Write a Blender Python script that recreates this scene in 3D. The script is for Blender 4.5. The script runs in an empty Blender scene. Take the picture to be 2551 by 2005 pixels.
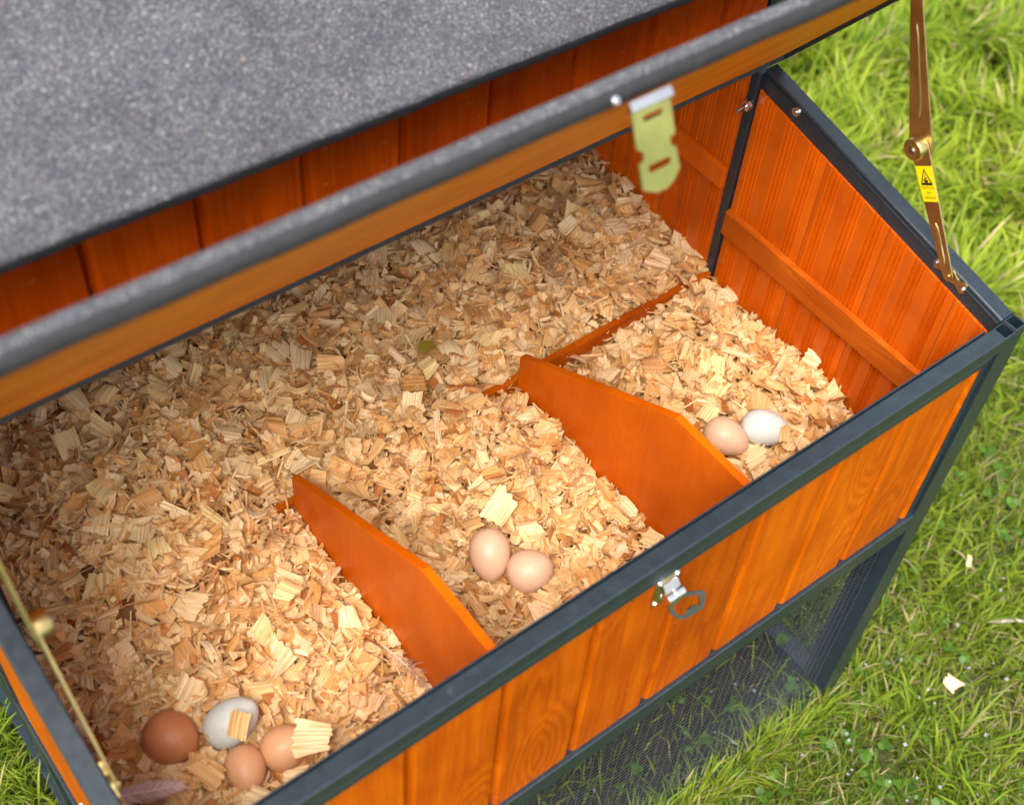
import bpy, bmesh, math, random
import numpy as np
from mathutils import Vector, Matrix

rng = np.random.default_rng(7)
random.seed(7)
scene = bpy.context.scene
COL = scene.collection
rad = math.radians

# ------------------------------------------------------------------ camera
CR = np.array([[0.79514722, -0.60341225, 0.06028727],
               [-0.44273477, -0.64558455, -0.6222592],
               [0.41439935, 0.4680964, -0.78048635]])     # rows: right, down, forward
CT = (-1.24588795, -0.48414057, 1.26153095)
cam_d = bpy.data.cameras.new('camera')
cam = bpy.data.objects.new('camera', cam_d)
COL.objects.link(cam)
m = Matrix.Identity(4)
for i in range(3):
    m[i][0] = CR[0][i]; m[i][1] = -CR[1][i]; m[i][2] = -CR[2][i]; m[i][3] = CT[i]
cam.matrix_world = m
cam_d.sensor_width = 36.0
cam_d.lens = 48.165
cam_d.clip_start = 0.05
cam_d.clip_end = 500
cam_d.dof.use_dof = True
cam_d.dof.focus_distance = 1.95
cam_d.dof.aperture_fstop = 3.6
cam_d.dof.aperture_blades = 0
scene.camera = cam

# ------------------------------------------------------------------ light
SUN_EL, SUN_AZ = 58.0, 233.0       # azimuth of the sun measured from +Y, clockwise seen from above
world = bpy.data.worlds.new("World")
scene.world = world
world.use_nodes = True
wn = world.node_tree
wn.nodes.clear()
wo = wn.nodes.new('ShaderNodeOutputWorld')
bg = wn.nodes.new('ShaderNodeBackground')
sky = wn.nodes.new('ShaderNodeTexSky')
sky.sky_type = 'NISHITA'
sky.sun_disc = False
sky.sun_elevation = rad(SUN_EL)
sky.sun_rotation = rad(SUN_AZ)
sky.air_density = 1.0
sky.dust_density = 3.0
sky.ozone_density = 1.0
hs = wn.nodes.new('ShaderNodeHueSaturation')      # thin cloud whitens the blue of the sky
hs.inputs['Saturation'].default_value = 0.30
wn.links.new(sky.outputs[0], hs.inputs['Color'])
wn.links.new(hs.outputs[0], bg.inputs[0])
bg.inputs[1].default_value = 0.15
wn.links.new(bg.outputs[0], wo.inputs[0])

sun_d = bpy.data.lights.new('sun', 'SUN')
sun = bpy.data.objects.new('sun', sun_d)
COL.objects.link(sun)
sun_d.energy = 1.8
sun_d.angle = rad(34)
sun_d.color = (1.0, 0.95, 0.88)
sx = math.sin(rad(SUN_AZ)) * math.cos(rad(SUN_EL)); sy = math.cos(rad(SUN_AZ)) * math.cos(rad(SUN_EL)); sz = math.sin(rad(SUN_EL))
sun.rotation_euler = Vector((sx, sy, sz)).to_track_quat('Z', 'Y').to_euler()
sun.location = (sx * 6, sy * 6, sz * 6)

scene.view_settings.view_transform = 'Standard'
scene.view_settings.look = 'None'
scene.view_settings.exposure = 1.3
scene.view_settings.gamma = 1.0
scene.view_settings.use_curve_mapping = False
scene.cycles.max_bounces = 8
scene.cycles.diffuse_bounces = 5
scene.cycles.transparent_max_bounces = 6

GZ = -1.02       # ground level

# ------------------------------------------------------------------ node helpers
def new_mat(name):
    mt = bpy.data.materials.new(name)
    mt.use_nodes = True
    nt = mt.node_tree
    nt.nodes.clear()
    out = nt.nodes.new('ShaderNodeOutputMaterial')
    b = nt.nodes.new('ShaderNodeBsdfPrincipled')
    nt.links.new(b.outputs[0], out.inputs[0])
    return mt, nt, b, out

def N(nt, kind, **kw):
    n = nt.nodes.new(kind)
    for k, v in kw.items():
        if k in n.inputs.keys():
            n.inputs[k].default_value = v
        else:
            setattr(n, k, v)
    return n

def ramp(nt, fac, stops, interp='LINEAR'):
    r = nt.nodes.new('ShaderNodeValToRGB')
    r.color_ramp.interpolation = interp
    e = r.color_ramp.elements
    while len(e) < len(stops):
        e.new(0.5)
    for el, (p, c) in zip(e, stops):
        el.position = p
        el.color = (c[0], c[1], c[2], 1)
    nt.links.new(fac, r.inputs[0])
    return r.outputs[0]

def mixc(nt, a, b, fac, mode='MIX'):
    n = nt.nodes.new('ShaderNodeMix')
    n.data_type = 'RGBA'
    n.blend_type = mode
    for s, v in ((n.inputs[6], a), (n.inputs[7], b), (n.inputs[0], fac)):
        if isinstance(v, (int, float)):
            s.default_value = v
        elif isinstance(v, tuple):
            s.default_value = (*v, 1) if len(v) == 3 else v
        else:
            nt.links.new(v, s)
    return n.outputs[2]

def objcoord(nt, scale):
    tc = nt.nodes.new('ShaderNodeTexCoord')
    oi = nt.nodes.new('ShaderNodeObjectInfo')
    ad = nt.nodes.new('ShaderNodeVectorMath'); ad.operation = 'MULTIPLY_ADD'
    nt.links.new(oi.outputs['Random'], ad.inputs[0])
    ad.inputs[1].default_value = (7.3, 11.1, 5.7)
    nt.links.new(tc.outputs['Object'], ad.inputs[2])
    mp = nt.nodes.new('ShaderNodeMapping')
    mp.inputs['Scale'].default_value = scale
    nt.links.new(ad.outputs[0], mp.inputs[0])
    return mp.outputs[0], oi.outputs['Random']

def bump(nt, h, b, strength, dist):
    bp = nt.nodes.new('ShaderNodeBump')
    bp.inputs['Strength'].default_value = strength
    bp.inputs['Distance'].default_value = dist
    nt.links.new(h, bp.inputs['Height'])
    nt.links.new(bp.outputs[0], b.inputs['Normal'])
    return bp

def wood_mat(name, axis, light, dark, rough=0.46, figure=1.0, spec=0.12, fine_f=0.7, fig_f=0.6):
    """stained board, grain running along the given object axis"""
    mt, nt, b, out = new_mat(name)
    s_long, s_across = 1.6, 17.0
    sc = [s_across] * 3; sc[axis] = s_long
    v, r = objcoord(nt, tuple(sc))
    n1 = N(nt, 'ShaderNodeTexNoise', Scale=1.0, Detail=3.0, Roughness=0.5, Distortion=0.4)
    nt.links.new(v, n1.inputs['Vector'])
    mul = N(nt, 'ShaderNodeMath', operation='MULTIPLY'); mul.inputs[1].default_value = 34.0 * figure
    nt.links.new(n1.outputs[0], mul.inputs[0])
    sck = [7.0] * 3; sck[axis] = 2.4
    vk, _ = objcoord(nt, tuple(sck))
    kn = N(nt, 'ShaderNodeTexVoronoi', Scale=1.0)
    nt.links.new(vk, kn.inputs['Vector'])
    km = N(nt, 'ShaderNodeMapRange'); km.interpolation_type = 'SMOOTHSTEP'
    km.inputs[1].default_value = 0.0; km.inputs[2].default_value = 0.42; km.inputs[3].default_value = 30.0; km.inputs[4].default_value = 0.0
    nt.links.new(kn.outputs['Distance'], km.inputs[0])
    ka = N(nt, 'ShaderNodeMath', operation='ADD')
    nt.links.new(mul.outputs[0], ka.inputs[0]); nt.links.new(km.outputs[0], ka.inputs[1])
    sn = N(nt, 'ShaderNodeMath', operation='SINE')
    nt.links.new(ka.outputs[0], sn.inputs[0])
    mr = N(nt, 'ShaderNodeMapRange'); mr.inputs[1].default_value = -1; mr.inputs[2].default_value = 1
    nt.links.new(sn.outputs[0], mr.inputs[0])
    sc2 = [260.0] * 3; sc2[axis] = 9.0
    v2, _ = objcoord(nt, tuple(sc2))
    n2 = N(nt, 'ShaderNodeTexNoise', Scale=1.0, Detail=2.0)
    nt.links.new(v2, n2.inputs['Vector'])
    v3, _ = objcoord(nt, (9, 9, 9))
    n3 = N(nt, 'ShaderNodeTexNoise', Scale=1.0, Detail=3.0)
    nt.links.new(v3, n3.inputs['Vector'])
    base = mixc(nt, dark, light, mr.outputs[0])
    base = mixc(nt, light, base, fig_f)
    patch = ramp(nt, n3.outputs[0], [(0.3, (0.80, 0.74, 0.7)), (0.7, (1.08, 1.1, 1.1))])
    base = mixc(nt, base, patch, 1.0, 'MULTIPLY')
    fine = ramp(nt, n2.outputs[0], [(0.35, (0.84, 0.80, 0.8)), (0.62, (1.05, 1.06, 1.06))])
    base = mixc(nt, base, fine, fine_f, 'MULTIPLY')
    pr = ramp(nt, r, [(0.0, (0.82, 0.76, 0.76)), (1.0, (1.10, 1.16, 1.1))])
    base = mixc(nt, base, pr, 1.0, 'MULTIPLY')
    sc4 = [55.0] * 3; sc4[axis] = 260.0
    v4, _ = objcoord(nt, tuple(sc4))
    n4 = N(nt, 'ShaderNodeTexNoise', Scale=1.0, Detail=1.0)
    nt.links.new(v4, n4.inputs['Vector'])
    sf = N(nt, 'ShaderNodeMapRange'); sf.inputs[1].default_value = 0.745; sf.inputs[2].default_value = 0.80; sf.inputs[4].default_value = 0.35
    nt.links.new(n4.outputs[0], sf.inputs[0])
    base = mixc(nt, base, (0.80, 0.36, 0.10), sf.outputs[0])
    nt.links.new(base, b.inputs['Base Color'])
    b.inputs['Roughness'].default_value = rough
    b.inputs['Specular IOR Level'].default_value = spec
    bump(nt, n2.outputs[0], b, 0.25, 0.0006)
    return mt

ORL, ORD = (0.51, 0.106, 0.0006), (0.37, 0.055, 0.0005)
M = {}
M['wood_z'] = wood_mat('stained_wood_upright', 2, ORL, ORD)
M['wood_y'] = wood_mat('stained_wood_depth', 1, (0.58, 0.125, 0.006), (0.44, 0.08, 0.004), rough=0.5, figure=0.6)
M['wood_x'] = wood_mat('stained_wood_length', 0, ORL, ORD)
M['ply'] = wood_mat('stained_ply_divider', 2, (0.66, 0.125, 0.001), (0.61, 0.108, 0.001), rough=0.4, figure=0.5, fine_f=0.35)
M['wood_wall'] = wood_mat('stained_wood_wall', 2, (0.72, 0.100, 0.0004), (0.58, 0.066, 0.0004))
M['lid_under'] = wood_mat('stained_ply_lid', 0, (0.70, 0.21, 0.002), (0.64, 0.17, 0.001), rough=0.5, figure=0.4, fine_f=0.4)
M['wood_in'] = wood_mat('stained_wood_inside', 2, (0.64, 0.112, 0.002), (0.56, 0.082, 0.001), rough=0.36, figure=0.5, spec=0.3, fine_f=0.35)

def metal_paint():
    mt, nt, b, out = new_mat('dark_powder_coat')
    v, r = objcoord(nt, (900, 900, 900))
    n = N(nt, 'ShaderNodeTexNoise', Scale=1.0, Detail=1.0)
    nt.links.new(v, n.inputs['Vector'])
    v2, _ = objcoord(nt, (60, 60, 60))
    n2 = N(nt, 'ShaderNodeTexNoise', Scale=1.0, Detail=5.0, Roughness=0.7)
    nt.links.new(v2, n2.inputs['Vector'])
    c = ramp(nt, n2.outputs[0], [(0.3, (0.0090, 0.0170, 0.0240)), (0.66, (0.0165, 0.0290, 0.0390)), (0.80, (0.06, 0.075, 0.085))])
    nt.links.new(c, b.inputs['Base Color'])
    rr = N(nt, 'ShaderNodeMapRange'); rr.inputs[3].default_value = 0.24; rr.inputs[4].default_value = 0.38
    nt.links.new(n2.outputs[0], rr.inputs[0])
    nt.links.new(rr.outputs[0], b.inputs['Roughness'])
    b.inputs['Specular IOR Level'].default_value = 0.7
    bump(nt, n.outputs[0], b, 0.25, 0.0006)
    return mt
M['black'] = metal_paint()

def zinc(name, c, rough=0.28, yellow=True):
    mt, nt, b, out = new_mat(name)
    v, r = objcoord(nt, (30, 30, 30))
    n = N(nt, 'ShaderNodeTexNoise', Scale=1.0, Detail=4.0)
    nt.links.new(v, n.inputs['Vector'])
    c2 = tuple(x * 0.75 for x in c)
    nt.links.new(ramp(nt, n.outputs[0], [(0.3, c2), (0.7, c)]), b.inputs['Base Color'])
    b.inputs['Metallic'].default_value = 1.0
    b.inputs['Roughness'].default_value = rough
    return mt
M['brass'] = zinc('yellow_zinc_plate', (0.66, 0.51, 0.21), 0.34)
M['brass_pale'] = zinc('pale_zinc_plate', (0.74, 0.72, 0.24), 0.42)
M['chrome'] = zinc('bright_steel', (0.85, 0.84, 0.86), 0.18)
M['steel_dark'] = zinc('grey_steel', (0.34, 0.36, 0.38), 0.30)
M['wire'] = zinc('galvanised_wire', (0.20, 0.23, 0.255), 0.40)

def felt():
    mt, nt, b, out = new_mat('mineral_roof_felt')
    v, r = objcoord(nt, (1, 1, 1))
    vo = N(nt, 'ShaderNodeTexVoronoi', Scale=680.0)
    nt.links.new(v, vo.inputs['Vector'])
    wn_ = N(nt, 'ShaderNodeTexWhiteNoise')
    nt.links.new(vo.outputs['Position'], wn_.inputs['Vector'])
    c = ramp(nt, wn_.outputs['Value'], [(0.0, (0.031, 0.033, 0.038)), (0.45, (0.064, 0.066, 0.074)), (0.82, (0.112, 0.114, 0.124)),
                                        (0.95, (0.18, 0.18, 0.185)), (0.990, (0.38, 0.37, 0.34)), (0.998, (0.26, 0.16, 0.12))])
    n = N(nt, 'ShaderNodeTexNoise', Scale=16.0, Detail=4.0, Roughness=0.65)
    nt.links.new(v, n.inputs['Vector'])
    c = mixc(nt, c, ramp(nt, n.outputs[0], [(0.3, (0.72, 0.72, 0.74)), (0.7, (1.12, 1.12, 1.12))]), 1.0, 'MULTIPLY')
    nt.links.new(c, b.inputs['Base Color'])
    b.inputs['Roughness'].default_value = 0.85
    ds = N(nt, 'ShaderNodeMath', operation='ADD')
    nt.links.new(vo.outputs['Distance'], ds.inputs[0])
    ml = N(nt, 'ShaderNodeMath', operation='MULTIPLY'); ml.inputs[1].default_value = -0.8
    nt.links.new(wn_.outputs['Value'], ml.inputs[0])
    nt.links.new(ml.outputs[0], ds.inputs[1])
    bump(nt, ds.outputs[0], b, 0.7, -0.0011)
    return mt
M['felt'] = felt()

def shaving_mat():
    mt, nt, b, out = new_mat('wood_shaving')
    at = N(nt, 'ShaderNodeAttribute', attribute_name='tint')
    uv = N(nt, 'ShaderNodeUVMap'); uv.uv_map = 'UVMap'
    mp = N(nt, 'ShaderNodeMapping'); mp.inputs['Scale'].default_value = (16, 420, 1)
    nt.links.new(uv.outputs[0], mp.inputs[0])
    n = N(nt, 'ShaderNodeTexNoise', Scale=1.0, Detail=2.0, Roughness=0.6)
    nt.links.new(mp.outputs[0], n.inputs['Vector'])
    mp2 = N(nt, 'ShaderNodeMapping'); mp2.inputs['Scale'].default_value = (40, 1500, 1)
    nt.links.new(uv.outputs[0], mp2.inputs[0])
    n2 = N(nt, 'ShaderNodeTexNoise', Scale=1.0, Detail=2.0)
    nt.links.new(mp2.outputs[0], n2.inputs['Vector'])
    st = ramp(nt, n.outputs[0], [(0.28, (0.70, 0.50, 0.30)), (0.46, (0.93, 0.86, 0.76)), (0.62, (1.06, 1.08, 1.10))])
    c = mixc(nt, at.outputs['Color'], st, 1.0, 'MULTIPLY')
    c = mixc(nt, c, ramp(nt, n2.outputs[0], [(0.3, (0.88, 0.85, 0.80)), (0.7, (1.05, 1.05, 1.05))]), 1.0, 'MULTIPLY')
    nt.links.new(c, b.inputs['Base Color'])
    b.inputs['Roughness'].default_value = 0.62
    b.inputs['Specular IOR Level'].default_value = 0.3
    tr = nt.nodes.new('ShaderNodeBsdfTranslucent')
    nt.links.new(c, tr.inputs[0])
    mx = nt.nodes.new('ShaderNodeMixShader'); mx.inputs[0].default_value = 0.22
    nt.links.new(b.outputs[0], mx.inputs[1]); nt.links.new(tr.outputs[0], mx.inputs[2])
    nt.links.new(mx.outputs[0], out.inputs[0])
    bump(nt, n.outputs[0], b, 0.55, 0.0010)
    return mt
M['shaving'] = shaving_mat()

def leafy(name, attr='tint', trans=0.35, rough=0.5):
    mt, nt, b, out = new_mat(name)
    at = N(nt, 'ShaderNodeAttribute', attribute_name=attr)
    nt.links.new(at.outputs['Color'], b.inputs['Base Color'])
    b.inputs['Roughness'].default_value = rough
    b.inputs['Specular IOR Level'].default_value = 0.35
    tr = nt.nodes.new('ShaderNodeBsdfTranslucent')
    nt.links.new(at.outputs['Color'], tr.inputs[0])
    mx = nt.nodes.new('ShaderNodeMixShader'); mx.inputs[0].default_value = trans
    nt.links.new(b.outputs[0], mx.inputs[1]); nt.links.new(tr.outputs[0], mx.inputs[2])
    nt.links.new(mx.outputs[0], out.inputs[0])
    return mt
M['grass'] = leafy('grass_blade', trans=0.45)
M['clover'] = leafy('clover_leaf', trans=0.35)

def soil():
    mt, nt, b, out = new_mat('lawn_soil')
    tc = nt.nodes.new('ShaderNodeTexCoord')
    n = N(nt, 'ShaderNodeTexNoise', Scale=45.0, Detail=6.0, Roughness=0.7)
    nt.links.new(tc.outputs['Object'], n.inputs['Vector'])
    n2 = N(nt, 'ShaderNodeTexNoise', Scale=3.0, Detail=3.0)
    nt.links.new(tc.outputs['Object'], n2.inputs['Vector'])
    c = ramp(nt, n.outputs[0], [(0.3, (0.022, 0.022, 0.007)), (0.52, (0.060, 0.078, 0.014)), (0.72, (0.16, 0.16, 0.045))])
    c2 = ramp(nt, n2.outputs[0], [(0.35, (0.8, 0.9, 0.8)), (0.65, (1.2, 1.15, 1.0))])
    nt.links.new(mixc(nt, c, c2, 1.0, 'MULTIPLY'), b.inputs['Base Color'])
    b.inputs['Roughness'].default_value = 0.95
    bump(nt, n.outputs[0], b, 0.8, 0.02)
    return mt
M['soil'] = soil()


def egg_mat(name, c, speck):
    mt, nt, b, out = new_mat(name)
    v, r = objcoord(nt, (1, 1, 1))
    n = N(nt, 'ShaderNodeTexNoise', Scale=45.0, Detail=5.0, Roughness=0.65)
    nt.links.new(v, n.inputs['Vector'])
    n2 = N(nt, 'ShaderNodeTexNoise', Scale=700.0, Detail=2.0)
    nt.links.new(v, n2.inputs['Vector'])
    vo = N(nt, 'ShaderNodeTexVoronoi', Scale=120.0)
    nt.links.new(v, vo.inputs['Vector'])
    cc = ramp(nt, n.outputs[0], [(0.3, tuple(x * 0.93 for x in c)), (0.7, tuple(min(1, x * 1.05) for x in c))])
    wnn = N(nt, 'ShaderNodeTexWhiteNoise')
    nt.links.new(vo.outputs['Position'], wnn.inputs['Vector'])
    lt = N(nt, 'ShaderNodeMath', operation='LESS_THAN'); lt.inputs[1].default_value = 0.10
    nt.links.new(wnn.outputs['Value'], lt.inputs[0])
    l2 = N(nt, 'ShaderNodeMath', operation='LESS_THAN'); l2.inputs[1].default_value = 0.16
    nt.links.new(vo.outputs['Distance'], l2.inputs[0])
    am = N(nt, 'ShaderNodeMath', operation='MULTIPLY')
    nt.links.new(lt.outputs[0], am.inputs[0]); nt.links.new(l2.outputs[0], am.inputs[1])
    sc = N(nt, 'ShaderNodeMath', operation='MULTIPLY'); sc.inputs[1].default_value = 0.5
    nt.links.new(am.outputs[0], sc.inputs[0])
    cc = mixc(nt, cc, speck, sc.outputs[0])
    nt.links.new(cc, b.inputs['Base Color'])
    b.inputs['Roughness'].default_value = 0.42
    b.inputs['Specular IOR Level'].default_value = 0.32
    b.inputs['Subsurface Weight'].default_value = 0.12
    b.inputs['Subsurface Radius'].default_value = (0.012, 0.006, 0.004)
    b.inputs['Subsurface Scale'].default_value = 0.5
    bump(nt, n2.outputs[0], b, 0.10, 0.0005)
    return mt

def flat_mat(name, c, rough=0.6, var=0.15):
    mt, nt, b, out = new_mat(name)
    v, r = objcoord(nt, (70, 70, 70))
    n = N(nt, 'ShaderNodeTexNoise', Scale=1.0, Detail=4.0)
    nt.links.new(v, n.inputs['Vector'])
    nt.links.new(ramp(nt, n.outputs[0], [(0.3, tuple(x * (1 - var) for x in c)), (0.7, tuple(min(1, x * (1 + var)) for x in c))]), b.inputs['Base Color'])
    b.inputs['Roughness'].default_value = rough
    return mt

M['matt_black'] = flat_mat('matt_black_strip', (0.020, 0.020, 0.022), 0.75, 0.3)

# ------------------------------------------------------------------ object helpers
WORLD = {}      # object name -> world origin

def link(name, me, loc=(0, 0, 0), parent=None, mat=None):
    o = bpy.data.objects.new(name, me)
    COL.objects.link(o)
    p = WORLD[parent.name] if parent else Vector((0, 0, 0))
    o.location = Vector(loc) - p
    if parent:
        o.parent = parent
    WORLD[o.name] = Vector(loc)
    if mat is not None:
        me.materials.append(mat)
    return o

def tag(o, label=None, cat=None, group=None, kind=None):
    if label: o['label'] = label
    if cat: o['category'] = cat
    if group: o['group'] = group
    if kind: o['kind'] = kind
    return o

def empty(name, loc, parent=None):
    o = bpy.data.objects.new(name, None)
    COL.objects.link(o)
    p = WORLD[parent.name] if parent else Vector((0, 0, 0))
    o.location = Vector(loc) - p
    if parent: o.parent = parent
    o.empty_display_size = 0.05
    WORLD[o.name] = Vector(loc)
    return o

class MB:
    """collects shapes, built as ONE mesh object"""
    def __init__(s):
        s.v = []; s.f = []; s.mi = []
    def add(s, vs, fs, mi=0):
        k = len(s.v)
        s.v += [tuple(map(float, p)) for p in vs]
        s.f += [tuple(i + k for i in f) for f in fs]
        s.mi += [mi] * len(fs)
    def box(s, lo, hi, mi=0):
        x0, y0, z0 = lo; x1, y1, z1 = hi
        s.add([(x0, y0, z0), (x1, y0, z0), (x1, y1, z0), (x0, y1, z0), (x0, y0, z1), (x1, y0, z1), (x1, y1, z1), (x0, y1, z1)],
              [(0, 3, 2, 1), (4, 5, 6, 7), (0, 1, 5, 4), (1, 2, 6, 5), (2, 3, 7, 6), (3, 0, 4, 7)], mi)
    def loft(s, rings, cap=True, closed=True, mi=0):
        n = len(rings[0]); k = len(rings)
        vs = [p for r in rings for p in r]; fs = []
        for i in range(k - 1):
            for j in range(n if closed else n - 1):
                a = i * n + j; b_ = i * n + (j + 1) % n
                fs.append((a, b_, b_ + n, a + n))
        if cap:
            fs.append(tuple(range(n - 1, -1, -1)))
            fs.append(tuple((k - 1) * n + j for j in range(n)))
        s.add(vs, fs, mi)
    def cyl(s, a, b, r, seg=16, mi=0, r2=None):
        a = Vector(a); b = Vector(b); d = (b - a).normalized()
        u = d.orthogonal().normalized(); w = d.cross(u)
        r2 = r if r2 is None else r2
        R1 = [a + (u * math.cos(t) + w * math.sin(t)) * r for t in [2 * math.pi * i / seg for i in range(seg)]]
        R2 = [b + (u * math.cos(t) + w * math.sin(t)) * r2 for t in [2 * math.pi * i / seg for i in range(seg)]]
        s.loft([R1, R2], mi=mi)
    def build(s, name, mat, parent=None, bev=0.0, smooth=False, mats=None, seg=2):
        v = np.array(s.v)
        c = (v.min(0) + v.max(0)) / 2
        me = bpy.data.meshes.new(name)
        me.from_pydata([tuple(p) for p in (v - c)], [], s.f)
        for mt in (mats or [mat]): me.materials.append(mt)
        if mats: me.polygons.foreach_set('material_index', s.mi)
        bm = bmesh.new(); bm.from_mesh(me)
        bmesh.ops.recalc_face_normals(bm, faces=bm.faces)
        if bev > 0:
            ed = [e for e in bm.edges if len(e.link_faces) == 2 and e.calc_face_angle(0) > 0.6]
            bmesh.ops.bevel(bm, geom=ed, offset=bev, segments=seg, profile=0.5, affect='EDGES', clamp_overlap=True)
        bm.to_mesh(me); bm.free()
        if smooth:
            me.polygons.foreach_set('use_smooth', [True] * len(me.polygons))
            try: me.set_sharp_from_angle(angle=rad(38))
            except Exception: pass
        me.update()
        return link(name, me, c, parent)

def box(name, lo, hi, mat, parent, bev=0.0012):
    b = MB(); b.box(lo, hi)
    return b.build(name, mat, parent, bev)

def prism_x(prof, x0, x1):
    """closed (y,z) profile extruded along x"""
    return [[(x0, y, z) for y, z in prof], [(x1, y, z) for y, z in prof]]

def tube_post(name, x0, x1, y0, y1, z0, z1, parent, wall=0.0022, open_top=True):
    """square hollow post, open at the top"""
    def ring(i, z): return [(x0 + i, y0 + i, z), (x1 - i, y0 + i, z), (x1 - i, y1 - i, z), (x0 + i, y1 - i, z)]
    b = MB()
    if open_top:
        b.loft([ring(0, z0), ring(0, z1 - 0.0008), ring(0.0008, z1), ring(wall, z1), ring(wall, z1 - 0.06)], cap=True)
    else:
        b.loft([ring(0, z0), ring(0, z1)], cap=True)
    return b.build(name, M['black'], parent, 0.0)

# ================================================================== CHICKEN COOP
coop = empty('chicken_coop', (-0.58, 0.66, GZ))
tag(coop, 'orange stained wooden chicken coop with dark metal frame, felt roof and opened nest box lid', 'chicken coop')
W = 0.022
XL = -1.194                      # outer left face of the nest box
NB = 0.463                       # depth of the nest box to the coop's front posts
SL = 0.196                       # slope of the nest box top

# front rail with its lip
b = MB()
prof = [(0.0, -0.0015), (0.0015, 0.0), (W - 0.0015, 0.0), (W, -0.0015), (W, -0.030), (0.014, -0.030), (0.014, -0.049), (0.0045, -0.049), (0.0035, -0.048),
        (0.0035, -0.036), (0.0055, -0.034), (0.0055, -0.029), (0.0008, -0.027), (0.0, -0.025)]
b.loft(prism_x(prof, XL + W, 0.0))
b.build('front_rail', M['black'], coop)
b = MB()
b.loft(prism_x([(W + 0.001, 0.001), (W + 0.003, 0.001), (W + 0.003, -0.02), (W + 0.001, -0.02)], XL + 2 * W, -0.012))
b.build('rail_seal', M['black'], coop)
# bottom rail of the front panel
b = MB()
b.loft(prism_x([(0.0, -0.3985), (0.0015, -0.397), (0.019, -0.397), (0.0205, -0.3985), (0.0205, -0.437), (0.0, -0.437)], XL + W, -0.001))
b.build('bottom_rail', M['black'], coop)
# corner uprights : stile and side post at each end, open square tubes
tube_post('corner_post', 0.0, W, 0.0, W, GZ, 0.0, coop)
tube_post('corner_post', W + 0.0012, 2 * W, 0.0015, W + 0.0015, GZ, 0.0005, coop)
tube_post('corner_post', XL, XL + W - 0.001, 0.0, W, GZ, 0.0, coop)
box('corner_flange', (-0.014, 0.0042, -0.397), (-0.0008, 0.013, -0.049), M['black'], coop, 0.0008)
box('corner_flange', (0.0, W + 0.0006, GZ), (0.004, W + 0.03, -0.44), M['black'], coop, 0.0006)
# back posts of the nest box (inside the coop opening)
box('back_post', (0.012, 0.4872, -0.375), (0.034, 0.502, 0.084), M['black'], coop)
box('back_post', (XL - 0.001, NB + 0.001, -0.375), (XL + 0.04, NB + 0.031, 0.105), M['black'], coop)
# coop corner posts down to the ground and up to the eaves
box('coop_post', (0.006, NB + 0.032, 0.104), (0.046, NB + 0.066, 0.385), M['black'], coop)
box('coop_post', (0.008, NB + 0.032, GZ), (0.046, NB + 0.066, -0.438), M['black'], coop)
box('coop_post', (XL + 0.002, NB + 0.032, GZ), (XL + 0.042, NB + 0.066, 0.385), M['black'], coop)
for x0 in (0.006, XL + 0.002):
    box('coop_post', (x0, 1.31, GZ), (x0 + 0.040, 1.345, 0.40), M['black'], coop)

# sloping side rails
def side_rail(x0, x1):
    b = MB()
    n = 2
    ya, yb = W + 0.002, 0.4865
    def ring(y):
        z = SL * (y - 0.02) + 0.001
        r = 0.0018
        return [(x0, y, z - r), (x0 + r, y, z), (x1 - r, y, z), (x1, y, z - r), (x1, y, z - 0.034), (x0, y, z - 0.034)]
    b.loft([ring(ya), ring(yb)])
    o = b.build('side_rail', M['black'], coop)
    return o
side_rail(0.0205, 2 * W)
side_rail(XL, XL + W)
# thin crease line on the inner face of the right rail
def slope_strip(x0, x1, za, zb, name):
    b = MB()
    rings = []
    for y in (W + 0.004, 0.484):
        z = SL * (y - 0.02)
        rings.append([(x0, y, z + za), (x1, y, z + za), (x1, y, z + zb), (x0, y, z + zb)])
    b.loft(rings)
    return b.build(name, M['black'], coop, 0.0004)
slope_strip(0.0182, 0.0203, -0.0065, -0.0085, 'rail_seal')

# screws on the right side rail and in the back post
def screw(name, p, n, r, mat, parent):
    p = Vector(p); n = Vector(n).normalized()
    b = MB()
    b.cyl(p, p + n * r * 0.45, r, 14, 0, r * 0.86)
    b.cyl(p + n * r * 0.46, p + n * r * 0.62, r * 0.45, 10)
    return b.build(name, mat, parent, 0.0, smooth=True)
screw('screw', (0.0203, 0.417, 0.0665), (-1, 0, 0), 0.0078, M['chrome'], coop)
b = MB()
b.cyl((0.012, 0.494, 0.030), (-0.012, 0.494, 0.028), 0.0042, 12)
b.cyl((0.0117, 0.494, 0.030), (0.004, 0.494, 0.029), 0.0082, 6)
b.build('bolt', M['chrome'], coop, 0.0, smooth=True)

# ---- planks
def plank_front(x0, x1, y, z0, z1, name, mat, step=0.0055, bev=0.010, thick=0.016, gap=0.0036):
    """shiplap board facing -Y : long bevel on its left edge, small round on the right"""
    x1 -= gap
    prof = [(x0, y + step + 0.0070), (x0 + 0.0022, y + step + 0.0036), (x0 + bev * 0.62, y + step * 0.38), (x0 + bev, y), (x1 - 0.0040, y), (x1 - 0.0020, y + 0.0006), (x1 - 0.0006, y + 0.0020), (x1, y + 0.0050), (x1, y + thick), (x0, y + thick)]
    b = MB()
    b.loft([[(px, py, z0) for px, py in prof], [(px, py, z1) for px, py in prof]])
    return b.build(name, mat, coop)
P = 0.1255
edges = [-0.0285 + P * 0 - 0.0] 
k = -0.0285
xs = []
e = -0.0015
cuts = [-0.1540 + P * 0, ]
x = -0.0285
seams = [-0.0280 - P * i for i in range(0, 10)]          # -0.028, -0.1535, ...
bounds = [0.0] + seams
for i in range(len(bounds) - 1):
    a, c = max(bounds[i + 1], XL + 0.012), bounds[i]
    if c - a < 0.01: continue
    plank_front(a, c, 0.0062, -0.3965, -0.047, 'plank', M['wood_z'])
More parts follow.
